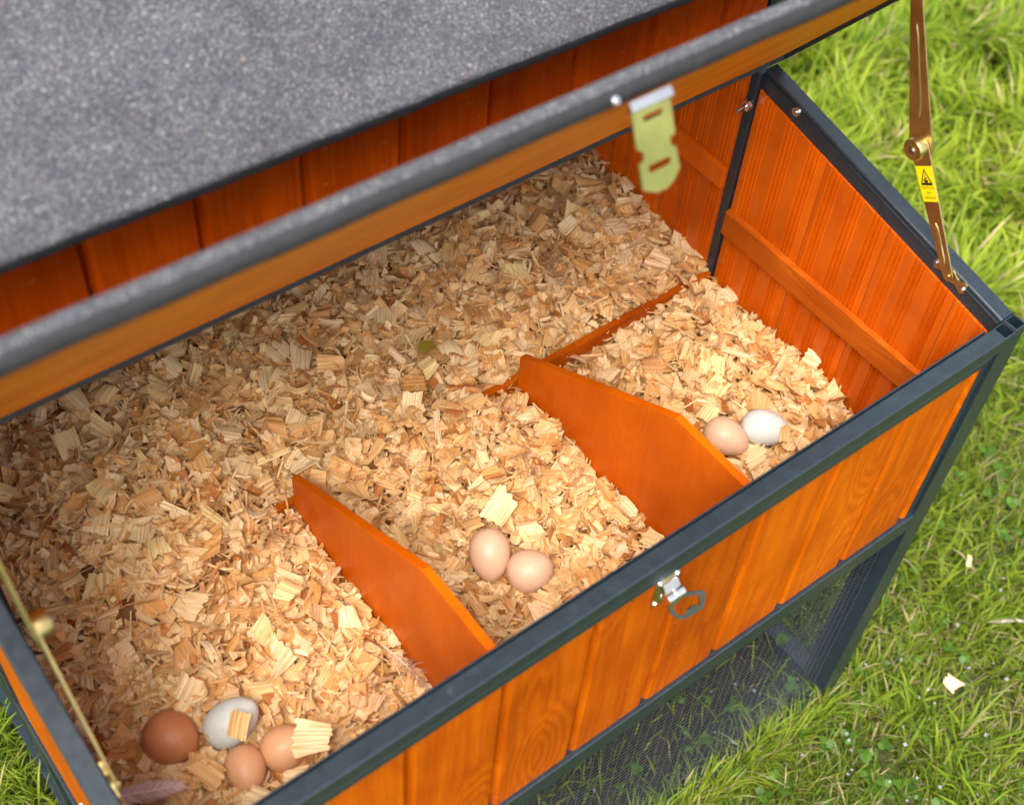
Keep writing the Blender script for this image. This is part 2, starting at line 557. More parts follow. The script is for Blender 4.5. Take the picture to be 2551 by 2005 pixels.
for i, s_ in enumerate(seams[1:9]):
    box('seam_notch', (s_ - 0.006, 0.0030, -0.3968), (s_ + 0.001, 0.0062, -0.3915), M['black'], coop, 0.0006)  # black block put in for the dark gap at each seam foot
# inner lining of the front panel
box('front_lining', (XL + W, 0.0190, -0.372), (-0.002, 0.0215, -0.032), M['wood_z'], coop, 0.0005)

# right side wall of the nest box : grooved boards on the inside
def grooved(y0, y1, zt, z0, xface, sgn, thick, name, mat, groups=3):
    """board in the YZ plane, inner face at xface, groove bundles on that face, sloped top zt(y)"""
    pts = [(y0, 0.0007)]
    step = (y1 - y0) / groups
    for g in range(groups):
        c = y0 + step * (g + 0.5) + random.uniform(-0.0025, 0.0025)
        for j in (-1, 0, 1):
            cc = c + j * 0.0074
            d = random.uniform(0.0019, 0.0026)
            pts += [(cc - 0.0036, 0.0), (cc - 0.0026, -0.0013), (cc - 0.0009, d), (cc + 0.0005, d), (cc + 0.0024, -0.0016)]
    pts += [(y1 - 0.0012, 0.0), (y1 - 0.0006, 0.0011)]
    rings_lo, rings_hi = [], []
    for y, d in pts:
        rings_lo.append((xface + sgn * d, y, z0)); rings_hi.append((xface + sgn * d, y, zt(y)))
    for y in (y1 - 0.0006, y0):
        rings_lo.append((xface + sgn * thick, y, z0)); rings_hi.append((xface + sgn * thick, y, zt(y)))
    b = MB(); b.loft([rings_lo, rings_hi])
    return b.build(name, mat, coop)
topz = lambda y: SL * (y - 0.02) - 0.0325
ys = [0.0245, 0.0935, 0.219, 0.3445, 0.4860]
for a, c in zip(ys[:-1], ys[1:]):
    gr = max(1, int(round((c - a) / 0.042)))
    grooved(a, c, topz, -0.395, 0.0180, 1, 0.012, 'side_plank', M['wood_in'], gr)
    grooved(a, c, topz, -0.395, XL + 0.014, -1, 0.0105, 'side_plank', M['wood_z'], gr)
box('batten', (0.0065, 0.0245, -0.212), (0.0172, 0.4845, -0.166), M['wood_y'], coop, 0.0012)
box('batten', (XL + 0.0146, 0.0245, -0.196), (XL + 0.027, NB - 0.001, -0.151), M['wood_y'], coop, 0.0012)
box('side_bottom_rail', (0.008, W + 0.003, -0.437), (2 * W, NB + 0.03, -0.397), M['black'], coop)
box('side_bottom_rail', (XL - 0.001, W + 0.003, -0.437), (XL + W, NB + 0.03, -0.397), M['black'], coop)
# small black edging seen at the foot of the side wall
box('floor_edging', (0.006, 0.03, -0.372), (0.0170, 0.484, -0.338), M['black'], coop, 0.0006)

# coop side walls behind the posts
flat = lambda y: 0.36 + 0.37 * (y - 0.402)
yy = 0.5025
i = 0
while yy < 1.30:
    y2 = min(yy + P, 1.309)
    grooved(yy, y2, flat, -0.395, 0.0142, 1, 0.012, 'wall_plank', M['wood_in'])
    grooved(yy, y2, flat, -0.395, XL + 0.030, -1, 0.012, 'wall_plank', M['wood_in'])
    yy = y2; i += 1
box('wall_batten', (0.003, 0.503, -0.134), (0.0133, 1.30, -0.097), M['wood_in'], coop, 0.001)
# back wall
xx = XL + 0.042
while xx < 0.0:
    x2 = min(xx + P, 0.004)
    b = MB(); b.box((xx, 1.318, -0.395), (x2 - 0.0012, 1.330, 0.60)); b.build('wall_plank', M['wood_z'], coop, 0.0015)
    xx = x2
# front wall of the coop above the nest box (planks face the camera)
wall_seams = [0.0025 - 0.0845, ]
xx = 0.005
wb = [0.005, -0.082, -0.206, -0.330, -0.455, -0.580, -0.706, -0.832, -0.958, -1.084, XL + 0.042]
for a, c in zip(wb[1:], wb[:-1]):
    plank_front(a, c, 0.494, 0.112, 0.372, 'wall_plank', M['wood_wall'], step=0.006, bev=0.011)
# header rail between nest box and coop wall
box('header_rail', (XL + 0.043, NB + 0.036, 0.100), (0.004, NB + 0.060, 0.1115), M['black'], coop)

# floor, threshold board
box('floor_board', (XL + 0.024, 0.0225, -0.384), (0.0165, 1.31, -0.373), M['wood_x'], coop, 0.0)
box('threshold_board', (XL + 0.042, 0.486, -0.372), (0.0115, 0.4860 + 0.0105, -0.305), M['wood_x'], coop, 0.001)

# dividers
def divider(x, zb=-0.252):
    t = 0.0115
    prof = [(0.0225, -0.372), (0.4845, -0.372), (0.4845, zb), (0.182, -0.077), (0.0225, -0.077)]
    b = MB()
    b.loft([[(x - t / 2, y, z) for y, z in prof], [(x + t / 2, y, z) for y, z in prof]])
    return b.build('divider', M['ply'], coop, 0.0009)
divider(-0.3755); divider(-0.7610, -0.245)

# ---- frame at ground level and wire mesh
box('ground_rail', (XL + W, 0.001, GZ + 0.01), (-0.001, 0.021, GZ + 0.036), M['black'], coop)
box('ground_rail', (XL - 0.001, W + 0.001, GZ + 0.01), (XL + W, 1.309, GZ + 0.052), M['black'], coop)
box('ground_rail', (0.008, W + 0.004, GZ + 0.01), (2 * W, 1.309, GZ + 0.04), M['black'], coop)
def wire_grid(name, axis, fixed, a0, a1, z0, z1, pa, pz, rv=0.0004, rh=0.0005):
    b = MB()
    def rod(p, q, r, mi):
        p = np.array(p); q = np.array(q); d = (q - p) / np.linalg.norm(q - p)
        u = np.cross(d, [0.3, 0.5, 0.81]); u /= np.linalg.norm(u); w_ = np.cross(d, u)
        ring = lambda c: [tuple(c + r * (u * math.cos(t) + w_ * math.sin(t))) for t in (0, 2.094, 4.189)]
        b.loft([ring(p), ring(q)], cap=False, mi=mi)
    n = int((a1 - a0) / pa)
    for i in range(n + 1):
        a = a0 + (a1 - a0) * i / n
        p, q = ((a, fixed, z0), (a, fixed, z1)) if axis == 'x' else ((fixed, a, z0), (fixed, a, z1))
        rod(p, q, rv, 0)
    n = int((z1 - z0) / pz)
    for i in range(n + 1):
        z = z0 + (z1 - z0) * i / n
        off = 0.0014
        p, q = ((a0, fixed - off, z), (a1, fixed - off, z)) if axis == 'x' else ((fixed - off, a0, z), (fixed - off, a1, z))
        rod(p, q, rh, 1)
    o = b.build(name, None, coop, mats=[M['black'], M['wire']])  # uprights black, cross wires grey: the light on them is put into the colour
    o['kind'] = 'stuff'
    return o
wire_grid('wire_mesh', 'x', 0.0245, XL + W, 0.0, GZ + 0.03, -0.438, 0.0180, 0.0140, 0.0005, 0.0007)
wire_grid('wire_mesh', 'y', 0.020, W + 0.03, 1.30, GZ + 0.03, -0.438, 0.016, 0.0125)
wire_grid('wire_mesh', 'y', XL + 0.012, W + 0.005, 1.30, GZ + 0.04, -0.438, 0.016, 0.0125)
# lower side rails of the coop body
box('side_bottom_rail', (0.008, NB + 0.068, -0.437), (2 * W, 1.309, -0.397), M['black'], coop)
box('side_bottom_rail', (XL - 0.001, NB + 0.068, -0.437), (XL + W, 1.309, -0.397), M['black'], coop)

# ---- roof of the coop
def roof():
    xl, xr = -1.42, 0.20
    ridge_y, ridge_dz = 1.46, 0.40
    def eave(x): return 0.3625 + 0.044 * (-x) / 1.2
    nx, ny = 60, 24
    b = MB()
    th, lip = 0.010, 0.016
    # front slope : top sheet, rolled edge, underside
    rings = []; edge = []
    for i in range(nx + 1):
        x = xl + (xr - xl) * i / nx
        ze = eave(x)
        ring = []
        for j in range(ny + 1):
            t = j / ny
            y = 0.402 + (ridge_y - 0.402) * (1 - t); z = ze + ridge_dz * (1 - t)
            z += 0.0016 * math.sin(x * 7.1 + t * 4) + 0.0012 * math.sin(x * 17 + t * 9)
            ring.append((x, y, z + 0.004))
        w1 = 0.0006 * math.sin(x * 31) + 0.0005 * math.sin(x * 83 + 1)
        ring += [(x, 0.3990, ze + 0.0022 + w1), (x, 0.3978, ze - 0.0015 + w1)]
        edge.append([(x, 0.3977, ze - 0.0016 + w1), (x, 0.3980, ze - 0.0105 + w1), (x, 0.4005, ze - 0.0145 + w1), (x, 0.4200, ze - 0.0140 + w1), (x, 0.4200, ze - 0.0105 + w1), (x, 0.4030, ze - 0.0030 + w1)])
        ring += [(x, 0.404, ze - 0.008), (x, ridge_y, ze + ridge_dz - 0.012)]
        rings.append(ring)
    b.loft(rings)
    f = b.build('roof_felt', M['felt'], coop, smooth=True)
    b = MB(); b.loft(edge); b.build('felt_edge', M['matt_black'], coop, smooth=True)  # black strip along the eave carries the shade of its lower edge
    # back slope
    b = MB(); rings = []
    for i in range(13):
        x = xl + (xr - xl) * i / 12
        ze = eave(x)
        rings.append([(x, ridge_y + 0.001, ze + ridge_dz + 0.004), (x, 1.475, ze + ridge_dz - 0.01), (x, 1.475, ze + ridge_dz - 0.03), (x, ridge_y + 0.001, ze + ridge_dz - 0.012)])
    b.loft(rings)
    b.build('roof_felt', M['felt'], coop, smooth=True)
    # rafter plates closing the gable
roof()

# ---- the opened lid of the nest box
def hinge_z(x): return 0.100 + 0.012 * (-x - 0.05) / 1.15
def lidpt(x, r, n):
    t = (-x) / 1.2
    ty, tz = 0.162 + 0.013 * t, 0.513 + 0.011 * t
    hy, hz = 0.490, hinge_z(x)
    d = np.array([ty - hy, tz - hz]); d /= np.linalg.norm(d)
    nn = np.array([d[1], -d[0]])
    p = np.array([hy, hz]) + d * r + nn * n
    return (x, p[0], p[1])
LX0, LX1 = -1.235, 0.052
def lid_strip(r0, r1, n0, n1, x0=LX0, x1=LX1, nx=20):
    b = MB()
    b.loft([[lidpt(x0 + (x1 - x0) * i / nx, r, n) for r, n in ((r0, n0), (r1, n0), (r1, n1), (r0, n1))] for i in range(nx + 1)])
    return b
LT = 0.525
lid = lid_strip(0.004, LT - 0.016, 0.0, 0.0105).build('nest_box_lid', M['lid_under'], coop)
# felt sheet on top and rolled round the front edge
def nose(t): return (LT - 0.0115 + 0.0125 * math.cos(t), 0.0118 + 0.0128 * math.sin(t))
T0 = rad(6)
up_ = [nose(T0 + (math.pi / 2 - T0) * k_ / 9) for k_ in range(10)]
dn_ = [nose(-math.pi / 2 + (T0 - 0.01 + math.pi / 2) * k_ / 6) for k_ in range(7)]
prof = up_ + [(LT - 0.03, 0.0205), (0.02, 0.0150), (0.02, 0.0108), (LT - 0.0150, 0.0108)]
prof2 = [(LT - 0.0155, 0.0004)] + dn_ + [(LT - 0.006, 0.0100), (LT - 0.0155, 0.0102)]  # lower half of the nose, coloured black in place of its shade
NXL = 90
for pf, nm, mt_ in ((prof, 'lid_felt', M['felt']), (prof2, 'felt_edge', M['matt_black'])):
    rings = []; b = MB()
    for i in range(NXL + 1):
        x = LX0 - 0.006 + (LX1 - LX0 + 0.012) * i / NXL
        wv = 0.0004 * math.sin(x * 9) + 0.00025 * math.sin(x * 47 + 2)
        rings.append([lidpt(x, r + (wv if r > LT - 0.02 else 0), n + (wv if r > LT - 0.02 else 0)) for r, n in pf])
    b.loft(rings)
    b.build(nm, mt_, lid, smooth=True)
lid_strip(-0.003, 0.005, -0.0058, -0.0002).build('lid_hinge_strip', M['matt_black'], lid, 0.0)
b = MB()
b.loft([[lidpt(LX1 + dx, r, n) for r, n in ((0.004, -0.0062), (LT - 0.03, -0.0052), (LT - 0.03, 0.011), (0.004, 0.011))] for dx in (0.0005, 0.004)])
b.build('lid_edge_strip', M['black'], lid, 0.0)
b = MB()
b.loft([[lidpt(LX0 - dx, r, n) for r, n in ((0.004, -0.0062), (LT - 0.03, -0.0052), (LT - 0.03, 0.011), (0.004, 0.011))] for dx in (0.0005, 0.004)])
b.build('lid_edge_strip', M['black'], lid, 0.0)

# flat hasp plate hanging from the lid's front edge
def hasp():
    cx = -0.5505
    tip = Vector(lidpt(cx, LT - 0.002, -0.0105))
    ang = rad(246)
    d = Vector((0, math.cos(ang), math.sin(ang)))
    u = Vector((1, 0, 0)); u = (u + d * 0.0).normalized()
    nrm = u.cross(d).normalized()
    H, Wd = 0.082, 0.044
    # outline with notches and a rounded foot (u, d)
    outl = [(-0.5, 0), (0.5, 0), (0.5, 0.44), (0.36, 0.46), (0.36, 0.56), (0.48, 0.585), (0.50, 0.84), (0.30, 0.955), (0.10, 1.0), (-0.16, 0.995), (-0.50, 0.90), (-0.50, 0.80), (-0.50, 0.60),
            (-0.36, 0.57), (-0.36, 0.47), (-0.48, 0.445), (-0.5, 0.40)]
    slot1 = [(-0.24, 0.10), (0.26, 0.10), (0.26, 0.17), (-0.24, 0.17)]
    slot2 = [(-0.26, 0.66), (0.27, 0.66), (0.30, 0.70), (0.27, 0.745), (-0.26, 0.745), (-0.29, 0.70)]
    bm = bmesh.new()
    def loop(pts):
        vs = [bm.verts.new(tip + u * (a * Wd) + d * (c * H)) for a, c in pts]
        return [bm.edges.new((vs[i], vs[(i + 1) % len(vs)])) for i in range(len(vs))]
    es = loop(outl) + loop(slot1) + loop(slot2)
    bmesh.ops.triangle_fill(bm, use_beauty=True, use_dissolve=False, edges=es)
    g = bmesh.ops.extrude_face_region(bm, geom=bm.faces[:])
    bmesh.ops.translate(bm, verts=[v for v in g['geom'] if isinstance(v, bmesh.types.BMVert)], vec=nrm * 0.0022)
    bmesh.ops.recalc_face_normals(bm, faces=bm.faces)
    me = bpy.data.meshes.new('hasp')
    c = tip + d * H / 2
    bmesh.ops.translate(bm, verts=bm.verts, vec=-c)
    bm.to_mesh(me); bm.free()
    o = link('hasp', me, c, lid, M['brass_pale'])
    # leaf screwed on the lid edge and its knuckle
    b = MB()
    a = lidpt(cx, LT + 0.0022, 0.006); a2 = lidpt(cx, LT + 0.0036, 0.006)
    p = [lidpt(cx + a * 0.0235, LT + 0.0006, n_) for a, n_ in ((-1, -0.0100), (1, -0.0100), (1, -0.0036), (-1, -0.0036))]
    q = [lidpt(cx + a * 0.0235, LT + 0.0026, n_) for a, n_ in ((-1, -0.0100), (1, -0.0100), (1, -0.0036), (-1, -0.0036))]
    b.loft([p, q])
    k0 = Vector(lidpt(cx - 0.0235, LT - 0.001, -0.0105)); k1 = Vector(lidpt(cx + 0.0235, LT - 0.001, -0.0105))
    b.cyl(k0, k1, 0.0026, 12)
    b.build('hasp_hinge', M['chrome'], lid, 0.0)
    screw('screw', lidpt(cx - 0.034, LT + 0.0008, 0.003), Vector(lidpt(cx, 1.0, 0)) - Vector(lidpt(cx, 0.0, 0)), 0.0045, M['chrome'], lid)
hasp()

# ---- folding lid stay (two arms, pivot drum, foot plate, warning sticker)
def yz_poly(pts, x0, x1):
    """outline in the YZ plane, extruded along x"""
    b = MB(); b.loft([[(x0, y, z) for y, z in pts], [(x1, y, z) for y, z in pts]])
    return b
def arm_outline(a, c, wa, wc, seg=8):
    a = np.array(a); c = np.array(c); d = (c - a) / np.linalg.norm(c - a); n = np.array([-d[1], d[0]])
    pts = []
    for k_ in range(seg + 1):
        t = math.pi / 2 + math.pi * k_ / seg
        pts.append(a + wa * (d * math.cos(t) + n * math.sin(t)))
    for k_ in range(seg + 1):
        t = -math.pi / 2 + math.pi * k_ / seg
        pts.append(c + wc * (d * math.cos(t) + n * math.sin(t)))
    return [tuple(p) for p in pts]

def lid_stay(xs, side):
    """xs: x of the arms; side=+1 when the rail is on the +x side of the arms"""
    s = side
    piv = (0.1135, 0.0075); jo = (0.2195, 0.150); top = (0.2975, 0.330)
    if side > 0: pass
    X = lambda k_: xs + s * k_
    stay = yz_poly(arm_outline(piv, jo, 0.0080, 0.0150), X(-0.0012), X(0.0012)).build('lid_stay', M['brass'], coop, 0.0006)
    yz_poly(arm_outline(top, jo, 0.0090, 0.0185), X(0.0016), X(0.0038)).build('stay_arm', M['brass'], stay, 0.0006)
    # pressed ribs
    def lerp(a, c, t): return tuple(np.array(a) * (1 - t) + np.array(c) * t)
    for (a, c, t0, t1, xo, w0, w1) in ((piv, jo, 0.10, 0.42, -0.0012, 0.0022, 0.0030), (top, jo, 0.20, 0.80, 0.0016, 0.0024, 0.0034)):
        b = MB(); rings = []
        for k_ in range(9):
            t = t0 + (t1 - t0) * k_ / 8
            p = np.array(lerp(a, c, t)); d = np.array(c) - np.array(a); d = d / np.linalg.norm(d); n = np.array([-d[1], d[0]])
            ww = (w0 + (w1 - w0) * k_ / 8) * (0.25 if k_ in (0, 8) else 1.0)
            rings.append([(X(xo) + 0.0 * s, *(p - n * ww)), (X(xo - 0.0011), *(p - n * ww * 0.45)), (X(xo - 0.0011), *(p + n * ww * 0.45)), (X(xo), *(p + n * ww))])
        b.loft(rings)
        b.build('pressed_rib', M['brass'], stay, smooth=True)
    b = MB()
    c0 = np.array([X(0.002), *jo]); 
    pr = [(-0.001, 0.0150), (-0.012, 0.0150), (-0.0145, 0.0135), (-0.0152, 0.0105), (-0.0150, 0.0060), (-0.0158, 0.0050), (-0.0158, 0.0012)]
    rings = [[(X(dx), jo[0] + r * math.cos(t), jo[1] + r * math.sin(t)) for t in [2 * math.pi * i / 28 for i in range(28)]] for dx, r in pr]
    b.loft(rings)
    b.build('pivot_drum', M['brass'], stay, smooth=True)
    rings = [[(X(dx), jo[0] + r * math.cos(t), jo[1] + r * math.sin(t)) for t in [2 * math.pi * i / 16 for i in range(16)]] for dx, r in [(-0.0150, 0.0048), (-0.0172, 0.0040), (-0.0176, 0.0018)]]
    b = MB(); b.loft(rings); b.build('rivet', M['steel_dark'], stay, smooth=True)
    # foot plate screwed to the side rail
    pa, pc = np.array([0.1365, 0.0125]), np.array([0.0885, 0.0035])
    d = (pc - pa) / np.linalg.norm(pc - pa); n = np.array([-d[1], d[0]])
    L_ = np.linalg.norm(pc - pa)
    top_e, bot_e = [], []
    for k_ in range(25):
        t = -0.10 + 1.20 * k_ / 24
        tt = min(max(t, -0.1), 1.1)
        w_ = 0.0080 + 0.0022 * math.cos(4 * math.pi * t)
        endf = 1.0
        if t < 0: endf = math.sqrt(max(0.02, 1 - (t / 0.1) ** 2))
        if t > 1: endf = math.sqrt(max(0.02, 1 - ((t - 1) / 0.1) ** 2))
        cpt = pa + d * L_ * t + n * 0.0
        top_e.append(tuple(cpt + n * w_ * endf)); bot_e.append(tuple(cpt - n * w_ * endf))
    b = yz_poly(top_e + bot_e[::-1], X(0.0022), X(0.0042))
    b.build('foot_plate', M['brass'], stay, 0.0005)
    for q in (pa, pc):
        screw('screw', (X(0.0020), q[0], q[1]), (-s, 0, 0), 0.0042, M['chrome'], stay)
    b = MB()
    b.cyl((X(-0.0034), *piv), (X(0.003), *piv), 0.0036, 14)
    b.build('rivet', M['brass'], stay, smooth=True)
    b = MB()
    b.cyl((X(-0.002), *top), (X(0.0055), *top), 0.0040, 12)
    ht = (0.300, 0.378)
    b.loft([[(X(dx), y, z) for y, z in ((0.290, 0.326), (0.284, 0.356), (0.312, 0.323), (0.304, 0.320))] for dx in (0.0045, 0.0062)])
    b.build('stay_bracket', M['brass'], stay, smooth=False)
    return stay, X, piv, jo
stay, SX, piv, jo = lid_stay(0.0158, 1)
lid_stay(XL + W + 0.0052, -1)

# sticker on the right stay
d = np.array(jo) - np.array(piv); L_ = np.linalg.norm(d); d /= L_; n = np.array([-d[1], d[0]])
M['yellow'] = flat_mat('yellow_vinyl', (0.80, 0.62, 0.004), 0.35, 0.04)
M['ink'] = flat_mat('black_print', (0.012, 0.011, 0.008), 0.5, 0.05)
def stp(t, w_, dx): 
    p = np.array(piv) + d * L_ * t + n * w_
    return (SX(dx), p[0], p[1])
b = MB()
b.loft([[stp(t, w_, dx) for t, w_ in ((0.585, -0.0118), (0.585, 0.0118), (0.855, 0.0136), (0.855, -0.0136))] for dx in (-0.00125, -0.0016)])
lab = b.build('warning_sticker', M['yellow'], stay)
# triangle outline, drawn as three bars, and the pictogram
b = MB()
def bar(p, q, w_):
    p = np.array(p, float); q = np.array(q, float); e_ = (q - p) / np.linalg.norm(q - p); m_ = np.array([-e_[1], e_[0]]) * w_ / 2
    quad = [p - m_ - e_ * w_ * .3, q - m_ + e_ * w_ * .3, q + m_ + e_ * w_ * .3, p + m_ - e_ * w_ * .3]
    b.loft([[stp(0.585 + c_[1] * 0.27, -c_[0] * 0.0108, dx) for c_ in quad] for dx in (-0.00165, -0.0018)])
# (u: -1..1 across, v: 0..1 along the sticker)
T3 = [(0.0, 0.90), (0.80, 0.50), (-0.80, 0.50)]
for i in range(3): bar(T3[i], T3[(i + 1) % 3], 0.07)
for p, q, w_ in (((-0.30, 0.58), (0.28, 0.56), 0.06), ((-0.05, 0.56), (0.12, 0.66), 0.06), ((0.05, 0.62), (-0.16, 0.68), 0.05), ((0.10, 0.68), (0.0, 0.76), 0.05), ((0.2, 0.60), (0.36, 0.62), 0.05)):
    bar(p, q, w_)
b.build('warning_symbol', M['ink'], stay)
def sticker_text(txt, v, size):
    cu = bpy.data.curves.new('warning_text', 'FONT')
    cu.body = txt; cu.size = size; cu.align_x = 'CENTER'; cu.align_y = 'CENTER'
    cu.materials.append(M['ink'])
    tmp = bpy.data.objects.new('warning_text_curve', cu)
    COL.objects.link(tmp)
    me = bpy.data.meshes.new_from_object(tmp.evaluated_get(bpy.context.evaluated_depsgraph_get()))
    bpy.data.objects.remove(tmp)
    o = bpy.data.objects.new('warning_text', me)
    COL.objects.link(o)
    loc = Vector(stp(0.585 + v * 0.27, 0.0, -0.00175))
    up = Vector((0, d[0], d[1])); right = Vector((0, -n[0], -n[1])); 
    nrm = right.cross(up)
    mt = Matrix((right, up, nrm)).transposed()
    o.rotation_euler = mt.to_euler()
    o.parent = stay
    o.location = loc - WORLD[stay.name]
    WORLD[o.name] = loc
for txt, v in (('CAUTION', 0.39), ('NIP', 0.25), ('HAZARD', 0.11)):
    sticker_text(txt, v, 0.0046)

# ---- toggle catch on the front panel
def catch():
    y = 0.0058
    b = MB()
    cat_m = M['brass_pale']
    b.box((-0.572, y - 0.0016, -0.106), (-0.534, y + 0.0002, -0.0495))
    plate = b.build('toggle_catch', M['brass'], coop, 0.0006)
    for p in ((-0.566, -0.100), (-0.556, -0.091), (-0.566, -0.056), (-0.540, -0.056)):
        screw('screw', (p[0], y - 0.0016, p[1]), (0, -1, 0), 0.0040, M['chrome'], plate)
    # folded bracket and roller
    b = MB()
    b.loft(prism_x([(y - 0.0018, -0.062), (y - 0.0035, -0.062), (y - 0.011, -0.072), (y - 0.010, -0.074), (y - 0.0018, -0.066)], -0.562, -0.540))
    b.build('catch_bracket', M['chrome'], plate, 0.0)
    b = MB(); rings = []
    for x, r in ((-0.563, 0.0075), (-0.562, 0.0085), (-0.5525, 0.0085), (-0.5515, 0.0075), (-0.5505, 0.0085), (-0.539, 0.0085), (-0.538, 0.0075)):
        rings.append([(x, y - 0.013 + r * math.cos(t), -0.079 + r * math.sin(t)) for t in [2 * math.pi * i / 18 for i in range(18)]])
    b.loft(rings); b.build('catch_roller', M['chrome'], plate, smooth=True)
    # flat lever loop, standing out from the panel
    bm = bmesh.new()
    o3 = Vector((-0.550, y - 0.018, -0.083))
    u = Vector((1, 0, 0)); dn = Vector((0.16, -0.52, -0.84)).normalized()
    outer = [(-0.013, 0.0), (0.013, -0.002), (0.036, 0.010), (0.0375, 0.016), (0.030, 0.030), (0.024, 0.033), (0.000, 0.031), (-0.010, 0.024), (-0.015, 0.012)]
    inner = [(-0.008, 0.005), (0.010, 0.003), (0.029, 0.0125), (0.0255, 0.0255), (0.014, 0.0205), (0.007, 0.0215), (0.001, 0.026), (-0.006, 0.021), (-0.0095, 0.012)]
    es = []
    for pts in (outer, inner):
        vs = [bm.verts.new(u * a + dn * c - u * 0) for a, c in pts]
        es += [bm.edges.new((vs[i], vs[(i + 1) % len(vs)])) for i in range(len(vs))]
    bmesh.ops.triangle_fill(bm, use_beauty=True, edges=es)
    g = bmesh.ops.extrude_face_region(bm, geom=bm.faces[:])
    bmesh.ops.translate(bm, verts=[v for v in g['geom'] if isinstance(v, bmesh.types.BMVert)], vec=u.cross(dn).normalized() * 0.0022)
    bmesh.ops.recalc_face_normals(bm, faces=bm.faces)
    me = bpy.data.meshes.new('catch_lever'); bm.to_mesh(me); bm.free()
    link('catch_lever', me, o3, plate, M['steel_dark'])
catch()

# ================================================================== EGGS
def egg(name, c, L, S, ang, tilt, mat, label, group=None):
    """ang: direction of the long axis (deg, in the plane facing the picture), tilt: towards the viewer"""
    a = rad(ang)
    ax = Vector(CR[0]) * math.cos(a) + Vector(CR[1]) * math.sin(a)
    ax = (ax * math.cos(rad(tilt)) - Vector(CR[2]) * math.sin(rad(tilt))).normalized()
    n, k = 32, 24
    b = MB(); rings = []
    u = ax.orthogonal().normalized(); w_ = ax.cross(u)
    for i in range(k + 1):
        t = math.pi * i / k
        z = -math.cos(t) * L / 2
        r = math.sin(t) * S / 2 * (1 - 0.13 * (-math.cos(t))) 
        r = max(r, 1e-5)
        rings.append([tuple(Vector(c) + ax * z + (u * math.cos(q) + w_ * math.sin(q)) * r) for q in [2 * math.pi * j / n for j in range(n)]])
    b.loft(rings)
    o = b.build(name, mat, None, smooth=True)
    o.data.polygons.foreach_set('use_smooth', [True] * len(o.data.polygons))
    return tag(o, label, 'egg', group)
EM = {'brown': egg_mat('brown_shell', (0.52, 0.20, 0.082), (0.30, 0.09, 0.03)),
      'tan': egg_mat('tan_shell', (0.68, 0.355, 0.185), (0.46, 0.2, 0.09)),
      'pink': egg_mat('pink_beige_shell', (0.70, 0.435, 0.285), (0.5, 0.27, 0.16)),
      'white': egg_mat('white_shell', (0.585, 0.61, 0.565), (0.42, 0.39, 0.32))}
EGGS = [
    ('brown', (-1.068, 0.273, -0.294), 0.0700, 0.0640, 12, 20, 'dark reddish-brown egg, the darkest and largest, lying nearest the left nest wall'),
    ('white', (-0.999, 0.251, -0.296), 0.0770, 0.0560, -38, 5, 'white egg with a ribbed shaving on top, touching the dark brown egg'),
    ('tan', (-1.015, 0.189, -0.297), 0.0600, 0.0490, 62, 35, 'small tan egg half sunk in shavings in front of the white egg'),
    ('tan', (-0.962, 0.187, -0.300), 0.0640, 0.0545, -28, 10, 'tan egg with a broad ridged shaving over its right end'),
    ('pink', (-0.601, 0.259, -0.290), 0.0715, 0.0550, 86, 5, 'pinkish beige egg standing upright in the picture, left of the middle nest pair'),
    ('pink', (-0.571, 0.209, -0.292), 0.0635, 0.0590, -18, 15, 'rounder pinkish beige egg at the right of the middle nest pair'),
    ('pink', (-0.196, 0.227, -0.299), 0.0690, 0.0530, 30, 5, 'beige egg between the white egg and the divider in the right nest'),
    ('white', (-0.139, 0.206, -0.297), 0.0710, 0.0540, 10, 5, 'plain white egg lying beside a beige egg in the right nest')]
for kind_, c, L, S, a, t, lab_ in EGGS:
    egg('egg', (c[0], c[1], c[2] - 0.005), L, S, a, t, EM[kind_], lab_, 'eggs lying in the nest shavings')
EGXY = np.array([e_[1] for e_ in EGGS])

# ================================================================== WOOD SHAVINGS
def smooth_noise(x, y, seed, sc):
    r = np.random.default_rng(seed)
    out = np.zeros_like(x)
    for k_ in range(7):
        a = r.uniform(0, 2 * math.pi); f = sc * r.uniform(0.6, 1.9); ph = r.uniform(0, 6.28)
        out += np.sin((x * math.cos(a) + y * math.sin(a)) * f + ph)
    return out / 7 ** 0.5
def bed_h(x, y):
    h = -0.312 + 0.0085 * smooth_noise(x, y, 3, 20) + 0.0050 * smooth_noise(x, y, 4, 55)
    back = 1 / (1 + np.exp(-(y - np.where(x < -0.45, 0.47, 0.505)) / 0.010))
    h = h * (1 - back) + back * (h + 0.020 + 0.020 * np.clip((y - 0.5) / 0.3, 0, 1))
    h -= 0.030 * np.exp(-((x + 0.20) / 0.11) ** 2 - ((y - 0.465) / 0.045) ** 2)
    h += 0.016 * np.exp(-((y - 0.475) / 0.035) ** 2) * (1 / (1 + np.exp((x + 0.47) / 0.03)))
    h -= 0.014 * np.exp(-((x - 0.018) / 0.035) ** 2) * (y < 0.48)
    h += 0.014 * np.exp(-((x + 0.02) / 0.05) ** 2 - ((y - 0.46) / 0.04) ** 2)
    h -= 0.012 * np.exp(-((x + 0.79) / 0.035) ** 2)
    for c in EGXY:
        h -= 0.014 * np.exp(-((x - c[0]) ** 2 + (y - c[1]) ** 2) / 0.026 ** 2)
    return h

